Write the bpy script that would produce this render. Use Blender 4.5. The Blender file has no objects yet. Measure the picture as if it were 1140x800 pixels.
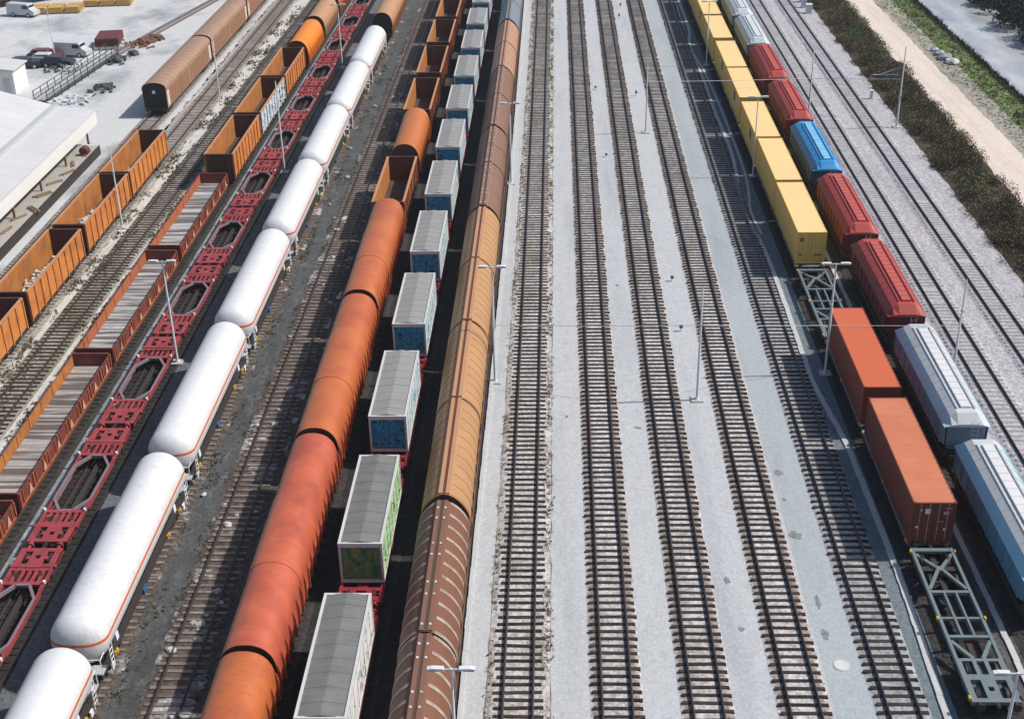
import bpy, bmesh, math, random
from mathutils import Matrix, Vector
random.seed(7)
R = math.radians
sc = bpy.context.scene
col = sc.collection
PI = math.pi

# ------------------------------------------------------------------ materials
def _n(nt, t, **kw):
    n = nt.nodes.new(t)
    for k, v in kw.items(): setattr(n, k, v)
    return n
def _math(nt, op, a, b=None, c=None):
    n = _n(nt, 'ShaderNodeMath', operation=op)
    for i, v in enumerate((a, b, c)):
        if v is None: continue
        if isinstance(v, (int, float)): n.inputs[i].default_value = v
        else: nt.links.new(v, n.inputs[i])
    return n.outputs[0]
def _mix(nt, fac, a, b):
    n = _n(nt, 'ShaderNodeMix', data_type='RGBA')
    for s, v in ((n.inputs[0], fac), (n.inputs[6], a), (n.inputs[7], b)):
        if isinstance(v, (int, float)): s.default_value = v
        elif isinstance(v, tuple): s.default_value = (*v[:3], 1)
        else: nt.links.new(v, s)
    return n.outputs[2]
def _ramp(nt, fac, lo, hi):
    n = _n(nt, 'ShaderNodeMapRange'); nt.links.new(fac, n.inputs[0])
    n.inputs[1].default_value = lo; n.inputs[2].default_value = hi
    return n.outputs[0]
def _noise(nt, vec, scale, detail=4, w=None, rough=.6):
    n = _n(nt, 'ShaderNodeTexNoise', noise_dimensions='4D' if w is not None else '3D')
    nt.links.new(vec, n.inputs['Vector']); n.inputs['Scale'].default_value = scale
    n.inputs['Detail'].default_value = detail; n.inputs['Roughness'].default_value = rough
    if w is not None: nt.links.new(w, n.inputs['W'])
    return n.outputs['Fac']
def _scale(nt, vec, s):
    n = _n(nt, 'ShaderNodeVectorMath', operation='MULTIPLY')
    nt.links.new(vec, n.inputs[0]); n.inputs[1].default_value = s
    return n.outputs[0]
def newmat(name):
    m = bpy.data.materials.new(name); m.use_nodes = True
    nt = m.node_tree; nt.nodes.clear()
    out = _n(nt, 'ShaderNodeOutputMaterial'); b = _n(nt, 'ShaderNodeBsdfPrincipled')
    nt.links.new(b.outputs[0], out.inputs[0])
    return m, nt, b
def mul(c, k): return tuple(min(1, x * k) for x in c)

def paint(name, base, rough=.5, dirt=(.06, .045, .035), damt=.5, blot=None, bamt=.0, bscale=.5, streak=(1.2, .25, .6),
          val=.12, metal=0, grain=.0, extra=None, bump=.0, spec=.4):
    """weathered paint: patchy tone, dirt in streaks down/along the wagon, optional second tint in blotches"""
    m, nt, b = newmat(name)
    tc = _n(nt, 'ShaderNodeTexCoord').outputs['Object']
    oi = _n(nt, 'ShaderNodeObjectInfo').outputs['Random']
    w = _math(nt, 'MULTIPLY', oi, 37.0)
    c = _mix(nt, _noise(nt, tc, .35, 3, w), mul(base, 1 - val), mul(base, 1 + val))
    if blot:
        f = _math(nt, 'MULTIPLY', _ramp(nt, _noise(nt, tc, bscale, 5, w), .44, .66), bamt)
        c = _mix(nt, f, c, blot)
    if extra: c = extra(nt, tc, c, w)
    sv = _scale(nt, tc, streak)
    f = _math(nt, 'MULTIPLY', _ramp(nt, _noise(nt, sv, 3.0, 6, w, .7), .5, .75), _math(nt, 'MULTIPLY_ADD', oi, damt * .9, damt * .55))
    c = _mix(nt, f, c, dirt)
    if grain:
        g = _noise(nt, tc, 14, 3, w)
        c = _mix(nt, _math(nt, 'MULTIPLY', _ramp(nt, g, .35, .7), grain), c, mul(base, .45))
    nt.links.new(c, b.inputs['Base Color'])
    b.inputs['Roughness'].default_value = rough; b.inputs['Metallic'].default_value = metal
    b.inputs['Specular IOR Level'].default_value = spec
    if bump:
        bp = _n(nt, 'ShaderNodeBump'); bp.inputs['Strength'].default_value = bump; bp.inputs['Distance'].default_value = .05
        nt.links.new(_noise(nt, tc, 2.2, 4, w), bp.inputs['Height']); nt.links.new(bp.outputs[0], b.inputs['Normal'])
    return m

def ground_mat(name, a, bcol, grain=.35, gscale=7, patch=None, pamt=0, pscale=.12, pstretch=(1, .25, 1), plo=.5, phi=.68, patch2=None, p2amt=0, bump=.35, rough=.95, rust=0):
    m, nt, b = newmat(name)
    p = _n(nt, 'ShaderNodeNewGeometry').outputs['Position']
    c = _mix(nt, _noise(nt, p, .5, 5), a, bcol)
    if patch:
        f = _math(nt, 'MULTIPLY', _ramp(nt, _noise(nt, _scale(nt, p, pstretch), pscale, 6, None, .65), plo, phi), pamt)
        c = _mix(nt, f, c, patch)
    if patch2:
        f = _math(nt, 'MULTIPLY', _ramp(nt, _noise(nt, _scale(nt, p, (1.7, .9, 1)), .55, 6, None, .7), .53, .68), p2amt)
        c = _mix(nt, f, c, patch2)
    if rust:                                # rust-stained stones along both rails
        sx = _n(nt, 'ShaderNodeSeparateXYZ'); nt.links.new(_n(nt, 'ShaderNodeTexCoord').outputs['Object'], sx.inputs[0])
        d = _math(nt, 'ABSOLUTE', _math(nt, 'SUBTRACT', _math(nt, 'ABSOLUTE', sx.outputs[0]), .9))
        f = _math(nt, 'MULTIPLY', _ramp(nt, _math(nt, 'ADD', d, _math(nt, 'MULTIPLY', _math(nt, 'SUBTRACT', _noise(nt, p, 1.3, 4), .5), .5)), .42, .12), rust)
        c = _mix(nt, f, c, (.19, .135, .10))
    v = _n(nt, 'ShaderNodeTexVoronoi'); nt.links.new(p, v.inputs['Vector']); v.inputs['Scale'].default_value = gscale
    g = _n(nt, 'ShaderNodeSeparateColor'); nt.links.new(v.outputs['Color'], g.inputs[0])
    n2 = _noise(nt, p, 2.6, 4, None, .7)
    gv = _math(nt, 'ADD', _math(nt, 'MULTIPLY', _math(nt, 'SUBTRACT', g.outputs[0], .5), grain), _math(nt, 'MULTIPLY', _math(nt, 'SUBTRACT', n2, .5), grain * 1.3))
    hs = _n(nt, 'ShaderNodeHueSaturation'); nt.links.new(c, hs.inputs['Color']); nt.links.new(_math(nt, 'ADD', gv, 1.0), hs.inputs['Value'])
    nt.links.new(hs.outputs[0], b.inputs['Base Color'])
    b.inputs['Roughness'].default_value = rough; b.inputs['Specular IOR Level'].default_value = .2
    bp = _n(nt, 'ShaderNodeBump'); bp.inputs['Strength'].default_value = bump; bp.inputs['Distance'].default_value = .04
    nt.links.new(v.outputs['Distance'], bp.inputs['Height']); nt.links.new(bp.outputs[0], b.inputs['Normal'])
    return m

def varied(name, a, bcol, rough=.9, c3=None):
    """per-object random tone (sleepers, stones)"""
    m, nt, b = newmat(name)
    oi = _n(nt, 'ShaderNodeObjectInfo').outputs['Random']
    tc = _n(nt, 'ShaderNodeNewGeometry').outputs['Position']
    c = _mix(nt, oi, a, bcol)
    c = _mix(nt, _math(nt, 'MULTIPLY', _ramp(nt, _noise(nt, tc, 1.6, 5), .45, .7), .6), c, c3 or mul(bcol, 1.6))
    nt.links.new(c, b.inputs['Base Color']); b.inputs['Roughness'].default_value = rough
    b.inputs['Specular IOR Level'].default_value = .2
    return m

def leaf_mat(name, cols, scale=.5):
    m, nt, b = newmat(name)
    p = _n(nt, 'ShaderNodeNewGeometry').outputs['Position']
    c = _mix(nt, _ramp(nt, _noise(nt, p, scale, 3), .4, .62), cols[0], cols[1])
    c = _mix(nt, _ramp(nt, _noise(nt, p, scale * 9, 2), .42, .65), c, cols[2])
    if len(cols) > 3: c = _mix(nt, _ramp(nt, _noise(nt, p, scale * .6, 2, None), .55, .66), c, cols[3])
    nt.links.new(c, b.inputs['Base Color']); b.inputs['Roughness'].default_value = .8
    b.inputs['Specular IOR Level'].default_value = .15
    return m

M = {}
M['under'] = paint('underframe_grime', (.035, .03, .028), .8, damt=.4, dirt=(.07, .045, .03))
M['wheel'] = paint('wheel_steel', (.05, .042, .038), .6, metal=.3)
M['rail'] = paint('rail_steel', (.085, .055, .042), .45, metal=.35, damt=.5, dirt=(.05, .03, .022), streak=(2, .1, 2))
M['railhead'] = paint('rail_head_steel', (.12, .10, .095), .35, metal=.8, damt=.35, dirt=(.1, .06, .04), streak=(2, .1, 2))
M['black'] = paint('black_grime', (.02, .018, .018), .8)
M['white_paint'] = paint('white_paint', (.75, .76, .78), .45, damt=.3, dirt=(.4, .37, .33))
M['galv'] = paint('galvanised_steel', (.5, .53, .55), .5, metal=.2, damt=.2)
M['concrete'] = paint('concrete', (.45, .45, .44), .9, damt=.4, dirt=(.25, .24, .22), grain=.3)
M['trough'] = paint('trough_concrete', (.52, .52, .52), .9, damt=.4, dirt=(.22, .21, .2), streak=(2, .8, 2), grain=.35)
M['yellow_fit'] = paint('yellow_fittings', (.6, .36, .03), .5)
M['blue_fit'] = paint('blue_fittings', (.03, .12, .3), .5)
M['sleeper_wood'] = varied('sleeper_wood', (.014, .012, .011), (.045, .033, .027), .9, (.075, .056, .045))
M['sleeper_soot'] = varied('sleeper_shade_dark', (.02, .017, .015), (.035, .028, .025), .95)  # sleepers under the wagons, shade put into their dark colour
M['sleeper_old'] = varied('sleeper_old_wood', (.12, .09, .072), (.21, .165, .135), .95, (.34, .31, .29))
M['sleeper_pale'] = varied('sleeper_weathered', (.22, .215, .225), (.30, .29, .30), .95, (.34, .33, .34))

# ------------------------------------------------------------------ mesh builder
class MB:
    def __init__(s): s.v = []; s.f = []; s.sm = []; s.mi = []; s.cur = 0
    def _add(s, vs, fs, smooth=False):
        o = len(s.v); s.v += [tuple(v) for v in vs]
        for f in fs: s.f.append(tuple(i + o for i in f)); s.sm.append(smooth); s.mi.append(s.cur)
    def box(s, x0, x1, y0, y1, z0, z1, rot=0, piv=None):
        if x0 > x1: x0, x1 = x1, x0
        if y0 > y1: y0, y1 = y1, y0
        vs = [(x, y, z) for z in (z0, z1) for y in (y0, y1) for x in (x0, x1)]
        if rot:
            px, py = piv or ((x0 + x1) / 2, (y0 + y1) / 2); c, sn = math.cos(rot), math.sin(rot)
            vs = [(px + (x - px) * c - (y - py) * sn, py + (x - px) * sn + (y - py) * c, z) for x, y, z in vs]
        s._add(vs, [(0, 2, 3, 1), (4, 5, 7, 6), (0, 1, 5, 4), (2, 6, 7, 3), (0, 4, 6, 2), (1, 3, 7, 5)])
        return s
    def prof(s, pts, y0, y1, smooth=False):
        """closed x-z polygon (counter-clockwise seen from -Y) extruded along y"""
        n = len(pts)
        s._add([(x, y0, z) for x, z in pts] + [(x, y1, z) for x, z in pts],
               [(i, (i + 1) % n, n + (i + 1) % n, n + i) for i in range(n)], smooth)
        s._add([(x, y0, z) for x, z in pts], [tuple(range(n))]); s._add([(x, y1, z) for x, z in pts], [tuple(reversed(range(n)))])
        return s
    def shell(s, pts, t, y0, y1, smooth=True):
        """open x-z outline thickened inwards by t, extruded along y"""
        n = len(pts); inn = []
        for i in range(n):
            a = Vector(pts[max(0, i - 1)]); b = Vector(pts[min(n - 1, i + 1)]); d = (b - a).normalized()
            inn.append((pts[i][0] - d.y * t, pts[i][1] + d.x * t))
        o = [(x, y0, z) for x, z in pts] + [(x, y1, z) for x, z in pts] + [(x, y0, z) for x, z in inn] + [(x, y1, z) for x, z in inn]
        f = []
        for i in range(n - 1):
            f += [(i, n + i, n + i + 1, i + 1), (2 * n + i, 2 * n + i + 1, 3 * n + i + 1, 3 * n + i)]
        s._add(o, f, smooth)
        e = []
        for i in range(n - 1): e += [(i, i + 1, 2 * n + i + 1, 2 * n + i), (n + i, 3 * n + i, 3 * n + i + 1, n + i + 1)]
        e += [(0, 2 * n, 3 * n, n), (n - 1, 2 * n - 1, 4 * n - 1, 3 * n - 1)]
        s._add(o, e)
        return s
    def tube(s, p, q, r, n=8, r2=None):
        p = Vector(p); q = Vector(q); d = (q - p)
        if d.length < 1e-6: return s
        d.normalize(); u = d.orthogonal().normalized(); w = d.cross(u); r2 = r if r2 is None else r2
        vs = []
        for c, rr in ((p, r), (q, r2)):
            for i in range(n):
                a = 2 * PI * i / n; vs.append(c + u * math.cos(a) * rr + w * math.sin(a) * rr)
        s._add(vs, [(i, (i + 1) % n, n + (i + 1) % n, n + i) for i in range(n)], n > 5)
        s._add(vs[:n], [tuple(reversed(range(n)))]); s._add(vs[n:], [tuple(range(n))])
        return s
    def lathe_y(s, prof, zc, n=40, xc=0):
        vs = []; fs = []
        for y, r in prof:
            for i in range(n):
                a = 2 * PI * i / n; vs.append((xc + r * math.cos(a), y, zc + r * math.sin(a)))
        for k in range(len(prof) - 1):
            for i in range(n):
                j = (i + 1) % n; fs.append((k * n + i, (k + 1) * n + i, (k + 1) * n + j, k * n + j))
        s._add(vs, fs, True)
        s._add(vs[:n], [tuple(range(n))]); s._add(vs[-n:], [tuple(reversed(range(n)))])
        return s
    def bar(s, p, q, w, z0, z1):
        """flat horizontal bar from p to q (x,y), width w"""
        d = Vector((q[0] - p[0], q[1] - p[1])); L = d.length; a = math.atan2(d.y, d.x)
        cx, cy = (p[0] + q[0]) / 2, (p[1] + q[1]) / 2
        return s.box(cx - L / 2, cx + L / 2, cy - w / 2, cy + w / 2, z0, z1, a)
    def poly(s, pts, fs, smooth=False): s._add(pts, fs, smooth); return s
    def mesh(s, name, mats):
        me = bpy.data.meshes.new(name); me.from_pydata(s.v, [], s.f); me.update()
        me.polygons.foreach_set('use_smooth', s.sm)
        for m in (mats if isinstance(mats, (list, tuple)) else [mats]): me.materials.append(m)
        if any(s.mi): me.polygons.foreach_set('material_index', s.mi)
        return me
    def build(s, name, mat, parent=None):
        o = bpy.data.objects.new(name, s.mesh(name, mat)); col.objects.link(o)
        if parent: o.parent = parent
        return o

def tag(o, label=None, cat=None, group=None, kind=None):
    if label: o['label'] = label
    if cat: o['category'] = cat
    if group: o['group'] = group
    if kind: o['kind'] = kind
    return o
def empty(name, loc=(0, 0, 0), rz=0):
    o = bpy.data.objects.new(name, None); col.objects.link(o); o.location = loc; o.rotation_euler.z = rz
    o.empty_display_size = .3
    return o
def copy_tree(o, parent=None):
    c = o.copy(); col.objects.link(c)
    if parent: c.parent = parent
    for ch in o.children: copy_tree(ch, c)
    return c
ORD = ['first', 'second', 'third', 'fourth', 'fifth', 'sixth', 'seventh', 'eighth', 'ninth', 'tenth', 'eleventh', 'twelfth', 'thirteenth', 'fourteenth', 'fifteenth']
def arc(hw, z0, z1, n=14, a0=0.0, pw=2.0):
    """outline from right eave over the ridge to the left eave (superellipse arch)"""
    out = []
    for i in range(n + 1):
        a = a0 + (PI - 2 * a0) * i / n; c, sn = math.cos(a), math.sin(a)
        out.append((hw * math.copysign(abs(c) ** (2 / pw), c), z0 + (z1 - z0) * abs(sn) ** (2 / pw)))
    return out

# ------------------------------------------------------------------ running gear
def bogie(root, y):
    m = MB()
    for s in (-1, 1):
        m.prof([(s * 1.0 - .06, .55), (s * 1.0 + .06, .55), (s * 1.0 + .06, .88), (s * 1.0 - .06, .88)], y - 1.25, y + 1.25)
        for d in (-.9, .9): m.box(s * 1.0 - .12, s * 1.0 + .12, y + d - .2, y + d + .2, .5, .78)
        m.box(s * 1.03 - .1, s * 1.03 + .1, y - .35, y + .35, .42, .95)
    m.box(-.93, .93, y - .2, y + .2, .6, .93)
    b = m.build('bogie', M['under'], root)
    for d in (-.9, .9):
        w = MB(); w.tube((-.72, y + d, .66), (.72, y + d, .66), .08, 8)
        for s in (-1, 1):
            w.tube((s * .69, y + d, .66), (s * .81, y + d, .66), .46, 20); w.tube((s * .64, y + d, .66), (s * .69, y + d, .66), .5, 20)
        w.build('wheelset', M['wheel'], b)
def buffers(root, hl, mat):
    for e in (-1, 1):
        for s in (-1, 1):
            m = MB(); y = e * hl
            m.tube((s * .875, y, 1.05), (s * .875, y + e * .32, 1.05), .1, 10); m.tube((s * .875, y + e * .32, 1.05), (s * .875, y + e * .38, 1.05), .23, 14)
            m.build('buffer', mat, root)
        m = MB(); m.box(-.09, .09, y, y + e * .3, .98, 1.1); m.box(-.05, .05, y + e * .3, y + e * .37, .75, 1.08)
        m.build('coupling_hook', M['black'], root)
def underframe(root, hl, hw, mat, z0=.92, z1=1.2):
    m = MB()
    for s in (-1, 1):
        m.box(s * hw, s * (hw - .12), -hl, hl, z0, z1); m.box(s * .35, s * .23, -hl + .12, hl - .12, z0 + .02, z1 - .02)
    for e in (-1, 1): m.box(-hw + .12, hw - .12, e * hl, e * (hl - .12), z0 + .004, z1 - .004)
    k = int(hl * 2 / 2.2)
    for i in range(1, k): y = -hl + i * 2 * hl / k; m.box(-hw + .12, hw - .12, y - .05, y + .05, z0 + .03, z1 - .03)
    o = m.build('underframe', mat, root)
    t = MB(); t.tube((-.45, -1.2, .78), (-.45, .9, .78), .2, 12); t.box(.3, .8, -.5, .4, .62, .9)
    t.build('brake_gear', M['under'], o)
    return o
def gear(root, hl, hw=1.3, mat=None, bmat=None, bog=None):
    mat = mat or M['under']
    underframe(root, hl, hw, mat); bogie(root, -hl + (bog or 2.3)); bogie(root, hl - (bog or 2.3)); buffers(root, hl, bmat or M['under'])
def ladder(root, x, y, z0, z1, mat, axis='y', w=.4, name='ladder'):
    m = MB()
    for s in (-1, 1):
        a = (x, y + s * w / 2) if axis == 'y' else (x + s * w / 2, y)
        m.tube((*a, z0), (*a, z1), .025, 5)
    k = int((z1 - z0) / .3)
    for i in range(1, k + 1):
        z = z0 + i * (z1 - z0) / (k + 1)
        if axis == 'y': m.tube((x, y - w / 2, z), (x, y + w / 2, z), .02, 5)
        else: m.tube((x - w / 2, y, z), (x + w / 2, y, z), .02, 5)
    return m.build(name, mat, root)

# ================================================================== THE GROUND
def strip(name, x0, x1, mat, z, y0=20, y1=300, ragged=0, kind='structure'):
    m = MB(); n = int((y1 - y0) / (1.0 if ragged else 40)) + 1; vs = []; fs = []
    for i in range(n + 1):
        y = y0 + (y1 - y0) * i / n; j = lambda: random.uniform(-1, 1) * ragged
        vs += [(x0 + j(), y, z), (x1 + j(), y, z)]
    for i in range(n): fs.append((2 * i, 2 * i + 1, 2 * i + 3, 2 * i + 2))
    m.poly(vs, fs); o = m.build(name, mat); tag(o, kind=kind); return o

G_dark = ground_mat('dark_yard_ground', (.062, .058, .058), (.105, .10, .10), .6, 5, (.03, .03, .032), .7, .5, (1, .12, 1), patch2=(.16, .16, .16), p2amt=.45)
G_pale = ground_mat('pale_gravel', (.405, .42, .432), (.455, .468, .478), .18, 8, (.315, .335, .35), .75, .25, (1, .10, 1), patch2=(.34, .35, .355), p2amt=.5, bump=.2)
G_lilac = ground_mat('main_line_ballast', (.35, .34, .355), (.43, .42, .435), .5, 6, (.27, .26, .27), .6, .6, (1, .06, 1))
G_conc = ground_mat('concrete_yard', (.46, .475, .48), (.55, .55, .55), .12, 5, (.24, .26, .285), 1.0, .09, (1, .7, 1), patch2=(.42, .42, .41), p2amt=.35, bump=.1)
G_sand = ground_mat('sandy_gravel', (.47, .45, .41), (.60, .58, .545), .3, 6, (.32, .31, .25), .5, .45, (1, .3, 1), patch2=(.26, .25, .18), p2amt=.5)
G_teal = ground_mat('grey_gravel', (.17, .195, .21), (.27, .295, .31), .5, 6, (.10, .12, .12), .8, .4, (1, .2, 1), patch2=(.40, .41, .41), p2amt=.55)
G_path = ground_mat('grey_path', (.06, .064, .067), (.095, .10, .103), .4, 7, (.05, .05, .05), .8, .4, (1, .2, 1), patch2=(.20, .20, .195), p2amt=.45)
G_road = ground_mat('dirt_road', (.58, .50, .43), (.66, .575, .50), .15, 5, (.46, .39, .325), .7, .4, (1, .06, 1))
G_soil = ground_mat('scrub_soil', (.05, .04, .028), (.075, .06, .042), .5, 6)
G_grass = ground_mat('grass_bank', (.15, .20, .075), (.20, .235, .11), .3, 5, (.25, .235, .17), .5, .35, (1, .15, 1))
G_stone = ground_mat('rubble_verge', (.24, .215, .18), (.38, .35, .31), .6, 4, (.10, .12, .06), .8, .4, (1, .3, 1))
G_teald = ground_mat('shaded_teal_gravel', (.12, .15, .165), (.17, .205, .22), .4, 7, (.09, .105, .115), .7, .4, (1, .12, 1))
G_bedE = ground_mat('dark_ballast', (.16, .165, .175), (.24, .245, .255), .6, 6, (.09, .09, .095), .5, .6, (1, .1, 1))

# base ground: one sheet with a river channel, reaching the horizon
m = MB(); prof_ = [(-4000, 0), (54.7, 0), (56.2, -.95), (66.5, -.95), (69, .3), (4000, .3)]
vs = []; fs = []
for i, y in enumerate((-400, 4000)): vs += [(x, y, z) for x, z in prof_]
k = len(prof_)
for i in range(k - 1): fs.append((i, i + 1, k + i + 1, k + i))
m.poly(vs, fs); tag(m.build('ground', G_dark), kind='structure')
strip('concrete_yard', -260, -45.2, G_conc, .004, 60, 500, .25)
strip('gravel_strip', -45.2, -41.4, ground_mat('grimy_gravel', (.24, .235, .225), (.36, .355, .345), .4, 6, (.50, .49, .47), .8, .2, (1, .2, 1), patch2=(.15, .16, .09), p2amt=.5), .004, ragged=.2)
strip('sandy_strip', -41.45, -36.5, G_sand, .008, ragged=.1)
strip('gravel_strip', -36.9, -35.7, ground_mat('pale_teal_gravel', (.26, .285, .295), (.36, .38, .385), .4, 6, (.17, .19, .19), .7, .3, (1, .2, 1)), .004, ragged=.08)
strip('gravel_strip', -32.9, -31.2, G_teal, .008, ragged=.08)
strip('gravel_strip', -28.7, -27.2, ground_mat('dark_bluish_gravel', (.085, .095, .105), (.14, .15, .155), .5, 6), .004, ragged=.1)  # darker gravel between the skeleton and tank wagons
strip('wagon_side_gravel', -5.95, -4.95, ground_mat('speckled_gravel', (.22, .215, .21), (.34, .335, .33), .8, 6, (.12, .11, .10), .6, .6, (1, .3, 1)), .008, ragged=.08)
strip('shade_black_ground', -17.4, -5.9, ground_mat('shade_black_ground_mat', (.022, .02, .021), (.036, .033, .033), .5, 6), .006)  # near-black colour stands in for the shadow between the wagon rows
strip('shade_black_ground', -31.75, -28.75, bpy.data.materials['shade_black_ground_mat'], .006)  # same near-black ground, darkens the openings of the skeleton wagons
strip('yard_path', -23.1, -21.0, G_path, .008, ragged=.1)
strip('pale_gravel_yard', -4.95, 16.0, G_pale, .004)
strip('teal_gravel_strip', 13.75, 15.75, ground_mat('bluish_gravel', (.325, .36, .375), (.375, .41, .425), .16, 8, (.27, .31, .325), .75, .25, (1, .12, 1), bump=.15), .008)  # bluish tint set evenly into the gravel colour
strip('teal_gravel_strip', 18.3, 20.1, G_teald, .008, ragged=.08)  # teal colour stands in for shaded ground beside the containers
strip('teal_gravel_strip', 15.75, 18.3, G_bedE, .008)  # darker bluish ballast under the track beside the containers
strip('main_line_gravel', 27.7, 38.9, G_lilac, .008, ragged=.12)
strip('scrub_ground', 38.5, 44.9, G_soil, .004, ragged=.4)
strip('dirt_road', 44.4, 48.9, G_road, .012, ragged=.15)
strip('rubble_strip', 48.6, 51.6, G_stone, .008, ragged=.4)
strip('grass_bank', 51.2, 54.7, G_grass, .004, ragged=.3)

W_edge = ground_mat('weedy_edge_mat', (.15, .125, .085), (.27, .235, .18), .6, 7, (.10, .10, .05), .7, .6, (1, .4, 1), patch2=(.42, .41, .40), p2amt=.6)
strip('weedy_edge', -3.72, -3.3, W_edge, .008, ragged=.06)
strip('weedy_edge', -.8, -.38, W_edge, .008, ragged=.06)
strip('far_bank', 67.0, 140, ground_mat('dark_bank_soil', (.02, .02, .016), (.035, .033, .026), .5, 4), .32, 100, 500)
# river
m, nt, b = newmat('river_water')
p = _n(nt, 'ShaderNodeNewGeometry').outputs['Position']
c = _mix(nt, _ramp(nt, _noise(nt, _scale(nt, p, (1, .4, 1)), .22, 5, None, .6), .36, .62), (.30, .315, .325), (.50, .515, .525))
nt.links.new(c, b.inputs['Base Color']); b.inputs['Roughness'].default_value = .2
bp = _n(nt, 'ShaderNodeBump'); bp.inputs['Strength'].default_value = .25; bp.inputs['Distance'].default_value = .1
nt.links.new(_noise(nt, _scale(nt, p, (1.2, .6, 1)), 1.6, 5), bp.inputs['Height']); nt.links.new(bp.outputs[0], b.inputs['Normal'])
strip('river', 55.0, 67.2, m, -.5, 20, 600)

# ================================================================== TRACKS
rng = random.Random(3)
def sleeper_mesh(mat, L):
    b = MB(); h = L / 2
    b.prof([(-h, .02), (h, .02), (h, .118), (h - .03, .132), (-h + .03, .132), (-h, .118)], -.105, .105)
    return b.mesh('sleeper', mat)
def track(x, label, smat, bed=None, bedw=1.55, y_first=48.6, individual=True, y0=30, y1=250, sl=2.52, gap=.6, bedz=.078, skew=0, wob=1.0):
    root = empty('railway_track', (x, 0, 0), -math.atan(skew)); tag(root, label, 'railway track', 'tracks of the freight yard')
    for s in (-1, 1):
        r = MB(); xc = s * .7535
        r.prof([(xc - .07, .135), (xc + .07, .135), (xc + .07, .15), (xc + .012, .17), (xc + .012, .255), (xc - .012, .255), (xc - .012, .17), (xc - .07, .15)], y0, y1)
        ro = r.build('rail', M['rail'], root)
        h = MB(); h.prof([(xc - .036, .257), (xc + .036, .257), (xc + .036, .29), (xc + .025, .298), (xc - .025, .298), (xc - .036, .29)], y0, y1)
        h.build('rail_head', M['railhead'], ro)
    sm = sleeper_mesh(smat, sl)
    n_ind = 100 if individual else 0
    b = MB(); h = sl / 2
    y = y0; cnt = 0
    while y < y1:
        jx = rng.gauss(0, .04) * wob; a = rng.gauss(0, .010) * wob; dz = rng.uniform(-.012, .006) - (.018 if rng.random() < .08 else 0)
        if y >= y_first and cnt < n_ind:
            o = bpy.data.objects.new('sleeper', sm); col.objects.link(o); o.parent = root
            o.location = (jx, y, dz); o.rotation_euler.z = a; cnt += 1
        else:
            b.box(jx - h, jx + h, y - .105, y + .105, .02, .130 + dz, a)
        y += gap + rng.uniform(-.035, .035) * wob
    tag(b.build('sleepers', smat, root), kind='stuff')
    if bed:
        bm_ = MB(); bm_.poly([(sx, yy, z) for yy in (y0, y1) for sx, z in ((-bedw - .12, .014), (-bedw + .2, bedz), (bedw - .2, bedz), (bedw + .12, .014))], [(i, i + 1, i + 5, i + 4) for i in range(3)])
        bo = bm_.build('ballast_bed', bed); tag(bo, kind='structure')
        bo.location.x = x; bo.rotation_euler.z = -math.atan(skew)
    return root
BED_A = ground_mat('ballast_brown', (.36, .345, .335), (.48, .465, .46), .6, 6, (.24, .205, .16), .75, .5, (1, .25, 1), patch2=(.26, .215, .16), p2amt=.5)
BED_B = ground_mat('ballast_grey', rust=.7, a=(.385, .37, .37), bcol=(.50, .485, .49), grain=.6, gscale=6, patch=(.27, .225, .195), pamt=.7, pscale=.5, pstretch=(1, .15, 1), patch2=(.22, .18, .15), p2amt=.5)
BED_E = ground_mat('ballast_bluish', (.26, .27, .28), (.36, .37, .385), .55, 6, (.15, .155, .16), .7, .5, (1, .15, 1), patch2=(.17, .16, .155), p2amt=.45)
BED_T6 = ground_mat('ballast_dirty', (.06, .05, .045), (.115, .10, .09), .7, 6, (.42, .41, .40), .8, .35, (1, 1, 1), .55, .62, patch2=(.055, .06, .03), p2amt=.7)
BED_T2 = ground_mat('ballast_weedy', (.22, .205, .185), (.34, .325, .30), .6, 6, (.12, .13, .065), .85, .22, (1, .3, 1), patch2=(.17, .15, .125), p2amt=.5)
BED_U = ground_mat('ballast_shade_dark', (.03, .027, .026), (.055, .05, .048), .6, 6)  # dark ballast, blackened further to paint in the shadow under the wagons
BED_T1 = ground_mat('ballast_pale_brown', (.27, .25, .225), (.38, .36, .34), .5, 6, (.17, .155, .10), .7, .4, (1, .3, 1))
SW, SO, SP = M['sleeper_wood'], M['sleeper_old'], M['sleeper_pale']
track(-2.05, 'empty railway track with weedy brown edges, directly right of the brown arched-roof wagons', SW, BED_A, 1.5, wob=1.8)
track(2.95, 'empty railway track on pale gravel, second to the right of the brown arched-roof wagons', SW, BED_B, 1.22)
track(7.45, 'empty railway track with the two tall thin masts standing just on its right', SW, BED_B, 1.22)
track(12.25, 'empty railway track with the two tall thin masts standing just on its left', SW, BED_B, 1.22)
track(17.08, 'empty railway track beside the wandering cable trough left of the container train', SW, BED_E, 1.22)
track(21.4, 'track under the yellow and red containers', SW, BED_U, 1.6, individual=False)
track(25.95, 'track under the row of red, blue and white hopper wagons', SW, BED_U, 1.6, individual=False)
track(30.9, 'main line track on lilac gravel directly right of the hopper wagons', SP, G_lilac, 1.35, y_first=66, bedz=.108)
track(35.25, 'rightmost main line track beside the dark scrub', SP, G_lilac, 1.35, y_first=82, bedz=.108)
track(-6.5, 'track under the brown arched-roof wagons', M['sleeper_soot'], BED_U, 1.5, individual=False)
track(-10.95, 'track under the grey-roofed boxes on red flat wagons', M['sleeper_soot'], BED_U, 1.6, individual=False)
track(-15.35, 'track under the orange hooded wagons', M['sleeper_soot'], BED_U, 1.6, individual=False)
track(-19.75, 'old rubble-strewn track between the white tank wagons and orange hooded wagons', SO, BED_T6, 1.45, y_first=48.6, bedz=.06, wob=1.7)
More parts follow.
